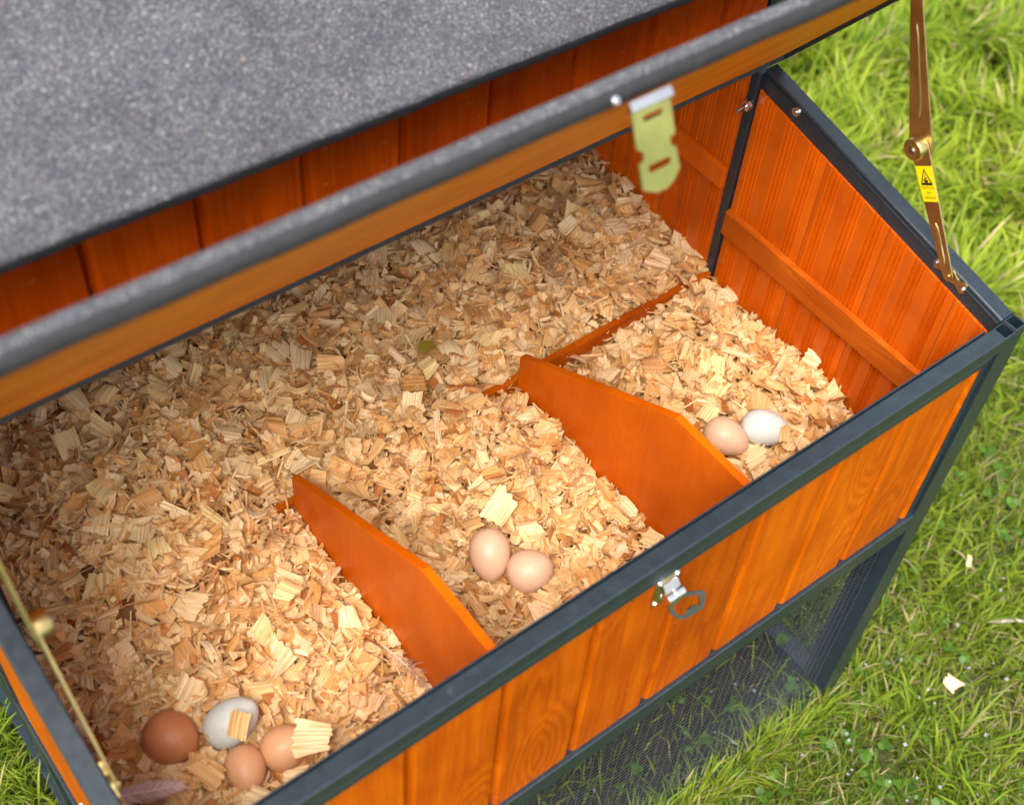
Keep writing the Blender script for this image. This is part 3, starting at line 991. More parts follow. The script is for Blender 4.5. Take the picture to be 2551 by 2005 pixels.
CREAM, HONEY, TAN, RUST = np.array([0.92, 0.725, 0.440]), np.array([0.87, 0.575, 0.265]), np.array([0.72, 0.385, 0.130]), np.array([0.50, 0.17, 0.04])
def tints(n, x, y):
    w_ = rng.random(n)
    mixv = rng.random((n, 1))
    c = np.where(w_[:, None] < 0.56, CREAM + (HONEY - CREAM) * mixv * 0.7, HONEY + (TAN - HONEY) * mixv)
    c = np.where(w_[:, None] > 0.955, TAN + (RUST - TAN) * mixv, c)
    c = c * rng.uniform(0.86, 1.08, (n, 1))
    return c, w_

def flakes(n, L, Wd, cx, cy, cz, yaw, tilt, tdir, nu, nv, jag, curl_v, curl_u, corr, twist):
    """n curled shavings as grids nu x nv (fibres along u). returns verts (n, nu*nv, 3), uv"""
    u = np.linspace(-0.5, 0.5, nu)[None, :, None]; v = np.linspace(-0.5, 0.5, nv)[None, None, :]
    u = np.broadcast_to(u, (n, nu, nv)).copy(); v = np.broadcast_to(v, (n, nu, nv)).copy()
    Lb = L[:, None, None]; Wb = Wd[:, None, None]
    j0 = rng.normal(0, 1, (n, nv)) * jag[:, None]; j1 = rng.normal(0, 1, (n, nv)) * jag[:, None]
    taper = rng.normal(0, 0.13, (n, 1, 1)); taper2 = rng.normal(0, 0.15, (n, 1, 1))
    X = u * Lb * (1 + taper * v * 2)
    X[:, 0, :] += j0 * L[:, None]; X[:, -1, :] += j1 * L[:, None]
    if nu > 3:
        X[:, 1, :] += 0.35 * j0 * L[:, None]; X[:, -2, :] += 0.35 * j1 * L[:, None]
    sk = rng.normal(0, 0.25, (n, 1, 1))
    Yv = v * Wb * (1 + taper2 * u * 2)
    X = X + sk * Yv
    kv = curl_v[:, None, None] / Wb            # total bend across the width
    th = kv * Yv
    kk = np.where(np.abs(kv) < 1e-3, 1e-3, kv)
    Y = np.sin(th) / kk; Z = (1 - np.cos(th)) / kk
    ku = curl_u[:, None, None] / Lb
    ku = np.where(np.abs(ku) < 1e-3, 1e-3, ku)
    th2 = ku * X
    X2 = np.sin(th2) / ku; Z = Z + (1 - np.cos(th2)) / ku
    fr = rng.uniform(5, 11, (n, 1, 1)); ph = rng.uniform(0, 6.28, (n, 1, 1))
    Z = Z + corr[:, None, None] * np.sin(v * fr * 2.6 + ph) + twist[:, None, None] * u * v * Wb
    Pn = np.stack([X2, Y, Z], -1).reshape(n, nu * nv, 3)
    cyw, syw = np.cos(yaw), np.sin(yaw)
    Rz = np.zeros((n, 3, 3)); Rz[:, 0, 0] = cyw; Rz[:, 0, 1] = -syw; Rz[:, 1, 0] = syw; Rz[:, 1, 1] = cyw; Rz[:, 2, 2] = 1
    ax = np.stack([np.cos(tdir), np.sin(tdir), np.zeros(n)], -1)
    K = np.zeros((n, 3, 3)); K[:, 0, 1] = -ax[:, 2]; K[:, 0, 2] = ax[:, 1]; K[:, 1, 0] = ax[:, 2]; K[:, 1, 2] = -ax[:, 0]; K[:, 2, 0] = -ax[:, 1]; K[:, 2, 1] = ax[:, 0]
    st, ct = np.sin(tilt)[:, None, None], np.cos(tilt)[:, None, None]
    Rt = np.eye(3)[None] + st * K + (1 - ct) * (K @ K)
    Pn = Pn @ np.transpose(Rt @ Rz, (0, 2, 1))
    Pn = Pn + np.stack([cx, cy, cz], -1)[:, None, :]
    off = rng.uniform(0, 9, (n, 1, 2))
    uv = np.stack([(u * Lb).reshape(n, -1), (Yv).reshape(n, -1)], -1) + off
    return Pn, uv

def grid_faces(nu, nv):
    f = []
    for i in range(nu - 1):
        for j in range(nv - 1):
            a = i * nv + j
            f.append((a, a + 1, a + nv + 1, a + nv))
    return np.array(f)

def clampwall(Pn):
    """keep the shavings inside the box walls and off the divider boards"""
    Pn[..., 0] = np.clip(Pn[..., 0], XL + 0.028, 0.0160)
    Pn[..., 1] = np.maximum(Pn[..., 1], 0.024)
    for xd in (-0.3755, -0.7610):
        c = Pn[..., 0].mean(-1, keepdims=True)
        m_ = (Pn[..., 1] < 0.487) & (Pn[..., 2] < -0.08)
        lo = m_ & (c < xd); hi = m_ & (c >= xd)
        Pn[..., 0] = np.where(lo, np.minimum(Pn[..., 0], xd - 0.0068), Pn[..., 0])
        Pn[..., 0] = np.where(hi, np.maximum(Pn[..., 0], xd + 0.0068), Pn[..., 0])
    return Pn

def mesh_np(name, V, F, uv=None, col=None, smooth=True):
    me = bpy.data.meshes.new(name)
    nv_, nf, k = len(V), len(F), F.shape[1]
    me.vertices.add(nv_); me.vertices.foreach_set('co', V.astype(np.float32).ravel())
    me.loops.add(nf * k); me.loops.foreach_set('vertex_index', F.astype(np.int32).ravel())
    me.polygons.add(nf)
    me.polygons.foreach_set('loop_start', np.arange(0, nf * k, k, dtype=np.int32))
    try: me.polygons.foreach_set('loop_total', np.full(nf, k, dtype=np.int32))
    except Exception: pass
    if uv is not None:
        l = me.uv_layers.new(name='UVMap')
        l.data.foreach_set('uv', uv[F.ravel()].astype(np.float32).ravel())
    if col is not None:
        a = me.attributes.new('tint', 'FLOAT_COLOR', 'POINT')
        a.data.foreach_set('color', np.concatenate([col, np.ones((nv_, 1))], 1).astype(np.float32).ravel())
    if smooth: me.polygons.foreach_set('use_smooth', np.ones(nf, dtype=bool))
    me.update(calc_edges=True)
    me.validate()
    return me

def place(n, ymax=0.93, margin=0.008):
    x = rng.uniform(XL + 0.034, 0.011, n); y = rng.uniform(0.03, ymax, n)
    ok = np.ones(n, bool)
    for xd in (-0.3755, -0.7610):
        ok &= ~((np.abs(x - xd) < margin + 0.002) & (y < 0.495))
    ok &= ~((np.abs(y - 0.4915) < 0.007) & (rng.random(n) < np.where(x > -0.43, 0.93, 0.12)))
    for c in EGXY:
        ok &= ((x - c[0]) ** 2 + (y - c[1]) ** 2) > 0.0235 ** 2
    return x[ok], y[ok]

AV, AF, AU, AC = [], [], [], []
voff = 0
def accum(Pn, uv, c, nu, nv):
    global voff
    n = len(Pn)
    F = grid_faces(nu, nv)
    AV.append(Pn.reshape(-1, 3)); AU.append(uv.reshape(-1, 2)); AC.append(np.repeat(c, nu * nv, 0))
    AF.append((F[None] + (np.arange(n) * nu * nv)[:, None, None] + voff).reshape(-1, 4))
    voff += n * nu * nv

# loose layers of medium flakes
for cnt, Lr, Wr, zr, nu, nv, tl in ((4200, (0.020, 0.044), (0.015, 0.034), (-0.018, -0.007), 4, 6, 0.6),
                                    (5200, (0.017, 0.041), (0.012, 0.030), (-0.011, 0.004), 5, 7, 0.62),
                                    (5200, (0.008, 0.020), (0.005, 0.014), (-0.008, 0.006), 3, 4, 0.6),
                                    (5200, (0.016, 0.042), (0.0014, 0.0042), (-0.008, 0.007), 4, 2, 0.40)):
    x, y = place(cnt)
    n_ = len(x)
    L = rng.uniform(*Lr, n_); Wd = rng.uniform(*Wr, n_)
    z = bed_h(x, y) + rng.uniform(*zr, n_)
    Pn, uv = flakes(n_, L, Wd, x, y, z, rng.uniform(0, 6.28, n_), np.abs(rng.normal(0, tl, n_)), rng.uniform(0, 6.28, n_), nu, nv,
                    rng.uniform(0.02, 0.085, n_), rng.normal(0, 1.7, n_), rng.normal(0, 1.1, n_), rng.uniform(0.0, 0.0011, n_), rng.normal(0, 0.5, n_))
    c, _ = tints(n_, x, y)
    accum(clampwall(Pn), uv, c, nu, nv)
# packed bedding underneath, coloured dark to put shade between the flakes
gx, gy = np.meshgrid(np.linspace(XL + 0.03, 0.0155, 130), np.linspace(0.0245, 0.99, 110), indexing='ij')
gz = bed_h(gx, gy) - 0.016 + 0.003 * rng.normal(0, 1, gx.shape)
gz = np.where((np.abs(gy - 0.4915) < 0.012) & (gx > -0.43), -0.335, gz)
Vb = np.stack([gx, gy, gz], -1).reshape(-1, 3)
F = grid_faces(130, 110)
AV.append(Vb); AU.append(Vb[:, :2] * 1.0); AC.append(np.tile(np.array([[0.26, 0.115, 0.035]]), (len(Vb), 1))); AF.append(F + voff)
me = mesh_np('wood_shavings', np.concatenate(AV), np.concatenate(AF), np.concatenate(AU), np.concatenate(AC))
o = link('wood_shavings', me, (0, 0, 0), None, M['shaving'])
tag(o, 'thick loose bed of curled pine shavings filling the nest box and coop floor', 'bedding', kind='stuff')

# single large shavings lying on top
def one_shaving(L, Wd, x, y, z, yaw, tilt, tdir, c, curl_v=0.9, curl_u=0.3, corr=0.0006, jag=0.07, twist=0.3, clamp=True):
    nu, nv = 5, 11
    ar = lambda q: np.array([q], float)
    Pn, uv = flakes(1, ar(L), ar(Wd), ar(x), ar(y), ar(z), ar(yaw), ar(tilt), ar(tdir), nu, nv, ar(jag), ar(curl_v), ar(curl_u), ar(corr), ar(twist))
    if clamp: Pn = clampwall(Pn)
    Pn = Pn[0]; uv = uv[0]
    ctr = Pn.mean(0)
    me = mesh_np('wood_shaving', Pn - ctr, grid_faces(nu, nv), uv, np.repeat(np.array(c)[None], nu * nv, 0))
    o = link('wood_shaving', me, ctr, None, M['shaving'])
    return o
areas = [(lambda x, y: y > 0.5, 'on the bedding behind the threshold board'),
         (lambda x, y: x < -0.7565, 'in the left nest with four eggs'),
         (lambda x, y: x < -0.3755, 'in the middle nest with two beige eggs'),
         (lambda x, y: True, 'in the right nest beside the grooved wall')]
def area_of(x, y):
    for f_, s_ in areas:
        if f_(x, y): return s_
TONES = [('pale cream', CREAM * 1.05), ('butter yellow', CREAM * np.array([1.08, 1.08, 0.92])), ('pinkish cream', CREAM * np.array([0.99, 0.94, 0.98])),
         ('honey coloured', HONEY), ('tan brown', TAN * 1.08), ('rust tinged', (HONEY + RUST) / 2)]
TW = [0.27, 0.20, 0.14, 0.24, 0.10, 0.05]
FORMS = ['broad ribbed', 'squarish ribbed', 'long curled', 'narrow strip of', 'arched']
def zone(x, y):
    if y > 0.5:
        row = 'under the lid' if y > 0.70 else 'on the coop floor'
        part = 'at the far left wall' if x < -1.0 else 'behind the left nest' if x < -0.7565 else 'behind the middle nest' if x < -0.3755 else 'near the dark back post' if x > -0.14 else 'behind the right nest'
        return row + ', ' + part
    if x < -0.7565:
        side = 'by the left wall' if x < -1.02 else 'against the left divider' if x > -0.87 else 'midway across'
        nest = 'the left nest'
    elif x < -0.3755:
        side = 'behind the left divider' if x < -0.66 else 'against the right divider' if x > -0.47 else 'midway across'
        nest = 'the middle nest'
    else:
        side = 'behind the right divider' if x < -0.26 else 'by the grooved wall' if x > -0.10 else 'midway across'
        nest = 'the right nest'
    row = 'back of' if y > 0.33 else 'front of' if y < 0.17 else 'middle of'
    return f'{side}, {row} {nest}'
USED = {}
SIZES = ['', 'small ', 'upturned ', 'flat lying ', 'frayed ', 'thin ']
def uniq(x, y, head, tilt, size, yaw):
    """the plainest label that no other shaving has yet : look and place, then tilt, then size, then the way it points"""
    t_ = 'tilted' if tilt > 0.25 else 'level'
    s_ = 'large' if size > 0.0011 else 'small'
    a_ = abs((math.degrees(yaw) % 180) - 90)
    z_ = zone(x, y)
    for lab_ in (f'{head} {z_}', f'{t_} {head} {z_}', f'{s_} {head} {z_}', f'{s_} {t_} {head} {z_}'):
        if lab_ not in USED and len(lab_.split()) <= 16:
            break
    USED[lab_] = 1
    return lab_
cells = []
for _ in range(12000):
    if len(cells) >= 289: break
    x, y = place(1, 0.86, 0.016)
    if len(x) == 0: continue
    x, y = float(x[0]), float(y[0])
    if any((x - a) ** 2 + (y - b_) ** 2 < 0.038 ** 2 for a, b_ in cells): continue
    if min((x - c[0]) ** 2 + (y - c[1]) ** 2 for c in EGXY) < 0.044 ** 2: continue
    cells.append((x, y))
    ti = int(rng.choice(6, p=TW)); tn, tc = TONES[ti]
    fi = int(rng.choice(5, p=[0.30, 0.22, 0.20, 0.12, 0.16])); cu_ = 0.3
    if fi == 0: L, Wd, cv = rng.uniform(0.026, 0.043), rng.uniform(0.028, 0.044), rng.normal(0, 1.35)
    elif fi == 1: L = rng.uniform(0.026, 0.040); Wd = L * rng.uniform(0.85, 1.05); cv = rng.normal(0, 1.1)
    elif fi == 2: L, Wd, cv = rng.uniform(0.036, 0.056), rng.uniform(0.013, 0.020), rng.normal(0, 1.6); cu_ = 2.2
    elif fi == 3: L, Wd, cv = rng.uniform(0.036, 0.055), rng.uniform(0.008, 0.012), rng.normal(0, 0.8)
    else: L, Wd = rng.uniform(0.024, 0.036), rng.uniform(0.028, 0.040); cv = -rng.uniform(1.0, 1.9)
    z = float(bed_h(np.array([x]), np.array([y]))[0]) + rng.uniform(0.003, 0.009) + (0.008 if fi == 4 else 0)
    yaw_, tilt_ = rng.uniform(0, 6.28), abs(rng.normal(0, 0.42))
    o = one_shaving(L, Wd, x, y, z, yaw_, tilt_, rng.uniform(0, 6.28), tc * rng.uniform(0.95, 1.04), cv, rng.normal(0, cu_), rng.uniform(0.0006, 0.0016), rng.uniform(0.02, 0.055), rng.normal(0, 0.4))
    lab_ = uniq(x, y, f'{FORMS[fi]} {tn} shaving', tilt_, L * Wd, yaw_)
    tag(o, lab_, 'wood shaving', 'large wood shavings lying on top of the bedding')
# the ones that can be named singly
def toward(deg_tilt):           # tilt axis that leans a flake towards the viewer
    return rad(deg_tilt), math.atan2(CR[0][1], CR[0][0])
tcam, dcam = toward(38)
special = [
    (0.036, 0.030, -1.000, 0.227, -0.264, 0.9, 0.75, dcam + 0.5, HONEY * 1.02, 1.0, 'ribbed shaving draped over the white egg of the left nest'),
    (0.050, 0.044, -0.934, 0.167, -0.276, -0.62, 0.62, dcam - 0.2, CREAM * 1.10, 0.5, 'broad pale ridged shaving leaning over the right tan egg'),
    (0.044, 0.034, -1.026, 0.312, -0.290, 0.55, 0.35, dcam, CREAM * 1.02, -0.9, 'ribbed arched shaving just behind the dark brown egg'),
    (0.040, 0.032, -1.052, 0.205, -0.287, 1.9, 0.5, dcam, HONEY, 0.8, 'honey coloured curled shaving between the dark brown and small tan eggs'),
    (0.046, 0.030, -1.020, 0.140, -0.292, 2.2, 0.4, dcam, CREAM, 0.5, 'pale shaving in front of the small tan egg'),
    (0.052, 0.040, -0.545, 0.312, -0.296, 0.35, 0.4, dcam, CREAM * 1.12, 0.4, 'largest pale yellow shaving behind the upright beige egg'),
    (0.034, 0.040, -0.590, 0.447, -0.302, 0.3, 0.3, dcam, CREAM * np.array([0.97, 0.93, 1.0]), -1.0, 'rounded pinkish ribbed shaving at the back of the middle nest'),
    (0.030, 0.028, -0.805, 0.290, -0.300, 1.2, 0.4, dcam, CREAM * 1.15, 0.3, 'square pale yellow shaving near the left divider'),
    (0.038, 0.024, -0.141, 0.671, -0.268, 0.2, 0.35, dcam, CREAM * 1.1, 0.4, 'long pale flat shaving under the lid near the dark back post'),
    (0.040, 0.022, -0.190, 0.172, -0.300, 0.0, 0.35, dcam, CREAM, 0.5, 'short pale shaving in front of the beige egg in the right nest'),
    (0.026, 0.018, -0.132, 0.176, -0.288, 0.9, 0.9, dcam, HONEY, 0.8, 'small torn shaving leaning on the front of the plain white egg'),
]
for L, Wd, x, y, z, yaw, ti, td, c, cv, lab_ in special:
    o = one_shaving(L * 0.9, Wd * 0.9, x, y, z, yaw, ti, td, c, cv * 1.7, 0.55, 0.0019, 0.040, 0.5)
    tag(o, lab_, 'wood shaving')

# feathers, leaf
def feather(loc, L, Wd, yaw, tilt, colr, shaft_c, label, fluffy):
    root = empty('feather', loc)
    tag(root, label, 'feather')
    nb = 46
    V, F, C = [], [], []
    r_ = np.random.default_rng(int(abs(loc[0]) * 1e4))
    for s_ in (-1, 1):
        for i in range(nb):
            t = i / (nb - 1)
            base = np.array([(t - 0.5) * L, 0, 0.004 * math.sin(t * 3.1)])
            wl = Wd * 0.5 * (math.sin(math.pi * min(1, 0.12 + 0.9 * t)) ** 0.6) * r_.uniform(0.8, 1.1)
            an = 0.75 if not fluffy else r_.uniform(0.5, 1.5)
            dirv = np.array([math.cos(an), s_ * math.sin(an), (r_.normal(0.25, 0.35) if fluffy else 0.12)])
            side = np.array([-dirv[1], dirv[0], 0]) * (L / nb * (0.75 if not fluffy else 0.4))
            k = len(V)
            mid = base + dirv * wl * 0.55; tip = base + dirv * wl + np.array([0.004, 0, -0.004 if not fluffy else r_.normal(0, 0.003)])
            V += [base - side * .5, base + side * .5, mid + side * .5, mid - side * .5, tip]
            F += [(k, k + 1, k + 2, k + 3), (k + 3, k + 2, k + 4, k + 4)]
            cc = np.array(colr) * r_.uniform(0.75, 1.15); C += [cc] * 5
    V = np.array(V)
    R_ = np.array(Matrix.Rotation(yaw, 3, 'Z') @ Matrix.Rotation(tilt, 3, 'X'))
    V = V @ R_.T
    Ft = []
    for f_ in F:
        Ft.append((f_[0], f_[1], f_[2]))
        if f_[3] != f_[2] and len(set(f_)) == 4: Ft.append((f_[0], f_[2], f_[3]))
    me = mesh_np('vane', V, np.array(Ft), None, np.array(C))
    link('vane', me, loc, root, M['clover'])
    b = MB()
    pts = [(np.array([(t - 0.62) * L * 1.15, 0, 0.0045 * math.sin(t * 3.1) + 0.0006]) @ R_.T) + np.array(loc) for t in np.linspace(0, 1, 7)]
    for p, q, a in zip(pts[:-1], pts[1:], range(6)):
        b.cyl(p, q, 0.0011 - 0.00014 * a, 6)
    b.build('shaft', flat_mat('feather_shaft', shaft_c, 0.4, 0.05), root)
    return root
feather((-0.225, 0.607, -0.262), 0.066, 0.070, 1.2, 0.3, (0.40, 0.23, 0.12), (0.5, 0.3, 0.16), 'fluffy brown down feather on the bedding behind the right nest', True)
feather((-1.128, 0.225, -0.284), 0.100, 0.040, -0.42, 0.25, (0.78, 0.60, 0.54), (0.90, 0.85, 0.80), 'mauve-brown feather with a white shaft beside the left wall', False)
feather((-0.788, 0.175, -0.290), 0.070, 0.036, -1.45, -0.35, (0.50, 0.38, 0.31), (0.6, 0.5, 0.42), 'grey-brown feather stuck between shavings and the left divider', True)

me = mesh_np('leaf_piece', np.array([[-.012, -.008, 0], [.010, -.009, .002], [.014, .006, .001], [-.002, .012, .006], [-.013, .006, .003]]), np.array([[0, 1, 2], [0, 2, 3], [0, 3, 4]]), None, np.tile(np.array([[0.26, 0.20, 0.025]]), (5, 1)), smooth=False)
o = link('leaf_piece', me, (-0.473, 0.590, -0.272), None, M['clover']); tag(o, 'olive green curled leaf piece lying on the shavings behind the middle nest', 'leaf')

# ================================================================== LAWN
gp = MB()
S_ = 60.0
gp.add([(-S_, -S_, GZ), (S_, -S_, GZ), (S_, S_, GZ), (-S_, S_, GZ)], [(0, 1, 2, 3)])
M['shade_ground'] = flat_mat('dark_shade_ground', (0.022, 0.017, 0.011), 0.95, 0.5)  # dark ground colour puts the shade under the coop into the surface
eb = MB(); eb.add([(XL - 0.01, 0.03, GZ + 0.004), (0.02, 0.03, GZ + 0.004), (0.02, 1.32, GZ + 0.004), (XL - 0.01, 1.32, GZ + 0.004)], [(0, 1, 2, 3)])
tag(eb.build('coop_shade_sheet', M['shade_ground']), 'ground under the coop, coloured dark for its shade', kind='structure')
ground = gp.build('ground', M['soil'])
tag(ground, 'lawn soil under the grass', kind='structure')

def under_coop(x, y): return (x > XL + 0.0) & (x < 0.04) & (y > 0.02) & (y < 1.34)
def grass_patch(n, xr, yr, lr, wr, keep=None, flop=1.0, bright=1.0, straw=0.07, coh=1.0):
    x = rng.uniform(*xr, n); y = rng.uniform(*yr, n)
    if keep is not None:
        k_ = keep(x, y); x, y = x[k_], y[k_]
    # clumping
    cl = smooth_noise(x, y, 21, 26) + 0.7 * smooth_noise(x, y, 22, 70)
    k_ = rng.random(len(x)) < 1 / (1 + np.exp(-(cl + 0.9) * 1.6))
    x, y, cl = x[k_], y[k_], cl[k_]
    n = len(x)
    L = rng.uniform(*lr, n) * (1 + 0.22 * np.tanh(cl)) * rng.uniform(0.6, 1.15, n)
    w_ = rng.uniform(*wr, n)
    az = coh * 2.4 * smooth_noise(x, y, 23, 9) + rng.normal(0, 0.7 if coh > 0.9 else 1.8, n)
    l0 = np.abs(rng.normal(0.25, 0.25, n)); l1 = l0 + np.abs(rng.normal(0.95 * flop, 0.45, n))
    ts = np.array([0, 0.36, 0.70, 1.0])
    pos = np.zeros((n, 4, 3)); pos[:, 0] = np.stack([x, y, np.full(n, GZ)], -1)
    dxy = np.stack([np.cos(az), np.sin(az)], -1)
    for i in range(3):
        tm = (ts[i] + ts[i + 1]) / 2; ln = l0 + (l1 - l0) * tm; st = (ts[i + 1] - ts[i]) * L
        pos[:, i + 1, :2] = pos[:, i, :2] + dxy * (np.sin(ln) * st)[:, None]
        pos[:, i + 1, 2] = pos[:, i, 2] + np.cos(ln) * st
    pos[..., 2] = np.maximum(pos[..., 2], GZ + 0.003)
    rot = rng.normal(0, 0.6, n)
    sd = np.stack([-np.sin(az + rot), np.cos(az + rot), np.zeros(n)], -1)
    wd = np.array([0.8, 1.0, 0.75])[None, :, None] * w_[:, None, None] / 2
    Lf = pos[:, :3] - sd[:, None] * wd; Rt = pos[:, :3] + sd[:, None] * wd
    V = np.zeros((n, 7, 3)); V[:, 0:6:2] = Lf; V[:, 1:6:2] = Rt; V[:, 6] = pos[:, 3]
    F = np.array([[0, 1, 3], [0, 3, 2], [2, 3, 5], [2, 5, 4], [4, 5, 6]])
    g = rng.random(n)[:, None]
    A_, B_, C_, D_ = np.array([0.170, 0.270, 0.012]), np.array([0.370, 0.440, 0.040]), np.array([0.085, 0.165, 0.020]), np.array([0.58, 0.47, 0.24])
    pn = smooth_noise(x, y, 31, 7)[:, None]
    c = A_ + (B_ - A_) * np.clip(g + 0.25 * pn, 0, 1)
    r2 = rng.random(n)[:, None]
    c = np.where(r2 < 0.16, C_ + (A_ - C_) * g, c)
    c = np.where(r2 > 1 - straw, D_ * (0.6 + 0.6 * g), c) * bright
    grad = np.array([0.62, 0.62, 0.85, 0.85, 1.0, 1.0, 1.08])[None, :, None]     # darker at the base, paler at the tip
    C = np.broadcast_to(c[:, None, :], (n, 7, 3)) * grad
    return V, F, C
GV, GF, GC = [], [], []
go = 0
def dense(x, y):
    a = (x > 0.02) & (x < 1.15) & (y > -0.55) & (y < 0.75)
    b_ = (x > 0.045) & (x < 2.5) & (y > 0.35) & (y < 2.3) & (x - 0.2 > (y - 0.35) * 0.28 - 0.25)
    c_ = (x > -0.75) & (x < 0.05) & (y > -0.45) & (y < 0.015)
    d_ = (x > -1.55) & (x < XL) & (y > 0.25) & (y < 1.5)
    return a | b_ | c_ | d_
def open_lawn(x, y): return ~under_coop(x, y) & ~dense(x, y)
patches = [
    (42000, (0.02, 1.15), (-0.55, 0.75), (0.030, 0.080), (0.0022, 0.0052), lambda x, y: ~under_coop(x, y), 1.0, 0.82, 0.11, 0.4),
    (9000, (0.05, 1.15), (-0.55, 0.75), (0.070, 0.130), (0.0035, 0.0070), lambda x, y: ~under_coop(x, y) & (smooth_noise(x, y, 61, 9) > 0.1), 1.1, 0.95, 0.03, 0.6),
    (9000, (0.02, 1.25), (-0.55, 0.75), (0.030, 0.080), (0.0016, 0.0035), lambda x, y: ~under_coop(x, y), 2.6, 0.85, 0.95, 0.3),
    (13000, (-0.75, 0.05), (-0.45, 0.015), (0.025, 0.075), (0.0018, 0.0036), None, 1.0, 0.75, 0.14, 0.4),
    (3500, (-0.75, 0.02), (-0.035, 0.010), (0.045, 0.100), (0.0018, 0.0036), None, 0.7, 1.0, 0.10, 0.2),
    (70000, (0.045, 2.5), (0.35, 2.3), (0.070, 0.190), (0.0038, 0.0090), lambda x, y: ~under_coop(x, y) & (x - 0.2 > (y - 0.35) * 0.28 - 0.25), 1.15, 1.25, 0.07, 1.0),
    (6500, (XL, 0.02), (0.03, 0.95), (0.020, 0.080), (0.0018, 0.0040), None, 0.8, 0.8, 0.12, 0.3),  # thin, dimmed blades add to the shade coloured in under the coop
    (9000, (-1.55, XL - 0.002), (0.25, 1.5), (0.045, 0.095), (0.0022, 0.0042), None, 0.9, 1.0, 0.08, 0.5),
    (130000, (-2.7, 3.8), (-1.7, 3.4), (0.05, 0.12), (0.0032, 0.0065), open_lawn, 1.1, 1.1, 0.07, 0.8),
]
for pt in patches:
    V, F, C = grass_patch(*pt)
    k_ = len(V)
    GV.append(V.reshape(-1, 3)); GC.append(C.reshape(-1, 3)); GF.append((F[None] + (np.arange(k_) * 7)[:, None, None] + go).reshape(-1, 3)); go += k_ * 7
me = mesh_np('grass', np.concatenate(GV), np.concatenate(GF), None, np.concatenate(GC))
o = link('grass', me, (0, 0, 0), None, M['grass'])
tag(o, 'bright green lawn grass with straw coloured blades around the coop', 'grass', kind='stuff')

# clover and small round leaves between the blades
def leaf_cover(n, xr, yr, keep=None):
    x = rng.uniform(*xr, n); y = rng.uniform(*yr, n)
    cl = smooth_noise(x, y, 41, 18)
    k_ = (cl + rng.normal(0, 0.5, n)) > -0.2
    if keep is not None: k_ &= keep(x, y)
    x, y = x[k_], y[k_]; n = len(x)
    z = GZ + rng.uniform(0.006, 0.045, n)
    r = rng.uniform(0.0035, 0.0085, n) * np.where(rng.random(n) > 0.9, 1.6, 1.0)
    a = np.linspace(0, 2 * math.pi, 7)[:-1]
    Vs, Cs = [], []
    for q in range(3):
        an = rng.uniform(0, 6.28, n) if q == 0 else an + 2.094
        ox, oy = x + np.cos(an) * r * 0.95, y + np.sin(an) * r * 0.95
        tx, ty = rng.normal(0, 0.35, n), rng.normal(0, 0.35, n)
        V = np.zeros((n, 7, 3))
        V[:, 0] = np.stack([ox, oy, z + r * 0.12], -1)
        for i, t in enumerate(a):
            dx, dy = np.cos(t) * r, np.sin(t) * r
            V[:, i + 1] = np.stack([ox + dx, oy + dy, z + tx * dx + ty * dy], -1)
        Vs.append(V)
        g = rng.random((n, 1, 1))
        Cs.append(np.broadcast_to(np.array([0.075, 0.16, 0.014]) * (0.7 + 0.8 * g), (n, 7, 3)))
    V = np.concatenate(Vs); C = np.concatenate(Cs)
    F = np.array([[0, i + 1, (i + 1) % 6 + 1] for i in range(6)])
    return V, F, C
GV, GF, GC = [], [], []; go = 0
for n_, xr, yr in ((700, (-0.1, 1.1), (-0.5, 0.6)), (450, (-0.7, 0.0), (-0.4, 0.02)), (450, (XL, 0.0), (0.05, 0.9)), (1500, (0.06, 2.0), (0.5, 2.0))):
    V, F, C = leaf_cover(n_, xr, yr)
    k_ = len(V)
    GV.append(V.reshape(-1, 3)); GC.append(C.reshape(-1, 3)); GF.append((F[None] + (np.arange(k_) * 7)[:, None, None] + go).reshape(-1, 3)); go += k_ * 7
me = mesh_np('clover', np.concatenate(GV), np.concatenate(GF), None, np.concatenate(GC))
o = link('clover', me, (0, 0, 0), None, M['clover'])
tag(o, 'low clover leaves growing among the grass blades', 'clover', kind='stuff')

# small lilac flowers
def flower_mesh():
    V, F, C = [], [], []
    for i in range(4):
        a = i * math.pi / 2
        k_ = len(V)
        for rr, da in ((0.0004, 0), (0.0026, -0.5), (0.0036, 0), (0.0026, 0.5)):
            V.append((math.cos(a + da) * rr, math.sin(a + da) * rr, rr * 0.25))
        F += [(k_, k_ + 1, k_ + 2), (k_, k_ + 2, k_ + 3)]
        C += [(0.72, 0.64, 0.80)] * 4
    k_ = len(V)                                   # thin stem
    for z in (0.0, -0.03):
        V += [(0.0004, 0, z), (-0.0004, 0.0003, z), (-0.0001, -0.0004, z)]
        C += [(0.10, 0.17, 0.03)] * 3
    F += [(k_, k_ + 1, k_ + 4), (k_, k_ + 4, k_ + 3), (k_ + 1, k_ + 2, k_ + 5), (k_ + 1, k_ + 5, k_ + 4), (k_ + 2, k_, k_ + 3), (k_ + 2, k_ + 3, k_ + 5)]
    return mesh_np('wildflower', np.array(V), np.array(F), None, np.array(C), smooth=False)
fm = flower_mesh(); fm.materials.append(M['clover'])
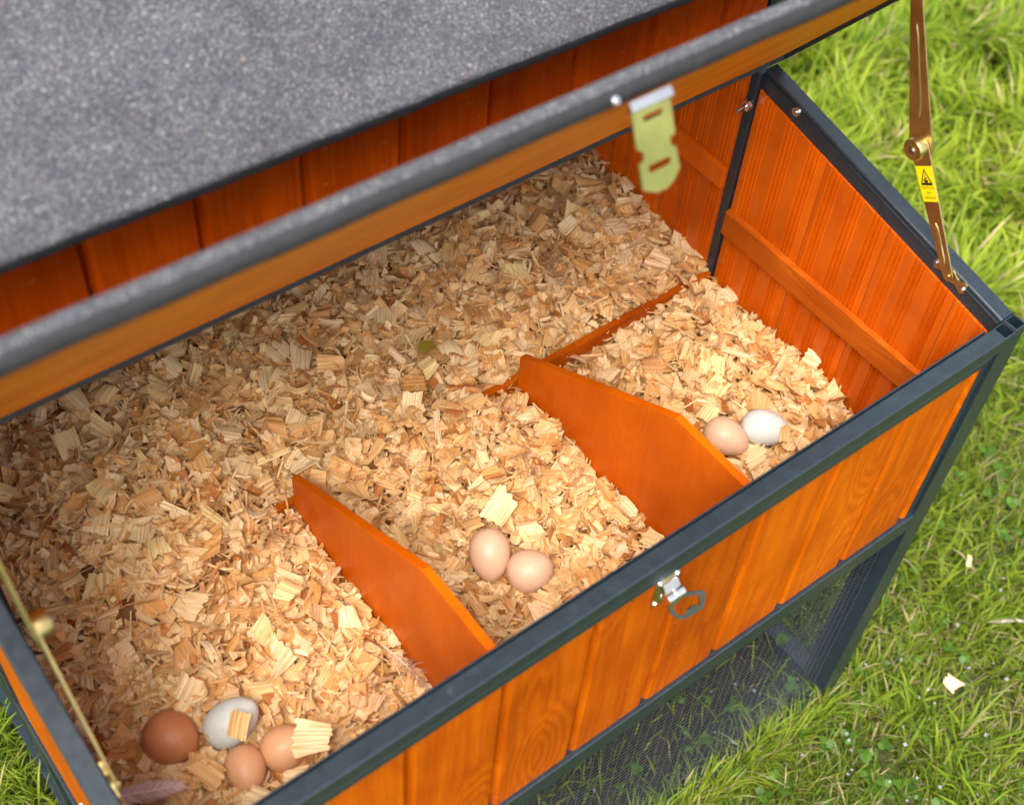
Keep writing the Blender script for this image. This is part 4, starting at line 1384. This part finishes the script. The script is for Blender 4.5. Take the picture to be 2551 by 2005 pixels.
spots = []
while len(spots) < 92:
    if rng.random() < 0.68: x, y = rng.normal(0.12, 0.20), rng.normal(-0.06, 0.13)
    else: x, y = rng.uniform(-0.7, 0.0), rng.uniform(0.03, 0.5)
    if (x > -0.02 and x < 0.06 and y > -0.02 and y < 0.05) or x > 0.75: continue
    spots.append((x, y))
for i, (x, y) in enumerate(spots):
    inside = bool(under_coop(np.array([x]), np.array([y]))[0])
    o = bpy.data.objects.new('wildflower', fm); COL.objects.link(o)
    o.location = (x, y, GZ + rng.uniform(0.030, 0.060)); o.rotation_euler = (rng.normal(0.3, 0.4), rng.normal(-0.2, 0.4), rng.uniform(0, 6)); s_ = rng.uniform(0.7, 1.15); o.scale = (s_,) * 3
    if inside: tag(o, 'tiny pale lilac flower growing under the coop behind the wire mesh', 'flower', 'lilac flowers behind the wire mesh')
    else: tag(o, 'tiny pale lilac flower in the grass by the coop corner', 'flower', 'lilac flowers on the open lawn')

o = one_shaving(0.030, 0.024, 0.209, -0.126, GZ + 0.048, 1.8, 0.45, dcam, CREAM * 1.12, 0.5, 0.2, 0.0004, 0.09, 0.2, clamp=False)
tag(o, 'pale torn wood flake lying on the grass right of the coop', 'wood shaving')
o = one_shaving(0.022, 0.010, 0.435, 0.030, GZ + 0.055, 0.6, 0.3, dcam, CREAM * 1.1, 0.5, 0.2, 0.0004, 0.09, 0.2, clamp=False)
tag(o, 'small narrow pale flake on the grass beside the coop', 'wood shaving')
b = MB()
pts = [Vector((0.36, -0.070, GZ + 0.045)), Vector((0.385, -0.092, GZ + 0.047)), Vector((0.415, -0.108, GZ + 0.044)), Vector((0.45, -0.135, GZ + 0.036))]
for p, q, r0, r1 in zip(pts[:-1], pts[1:], (0.003, 0.0042, 0.0036), (0.0042, 0.0036, 0.002)): b.cyl(p, q, r0, 8, 0, r1)
o = b.build('twig', flat_mat('dry_twig', (0.34, 0.28, 0.22), 0.8, 0.3), None, smooth=True); tag(o, 'short grey dry twig lying across the grass', 'twig')
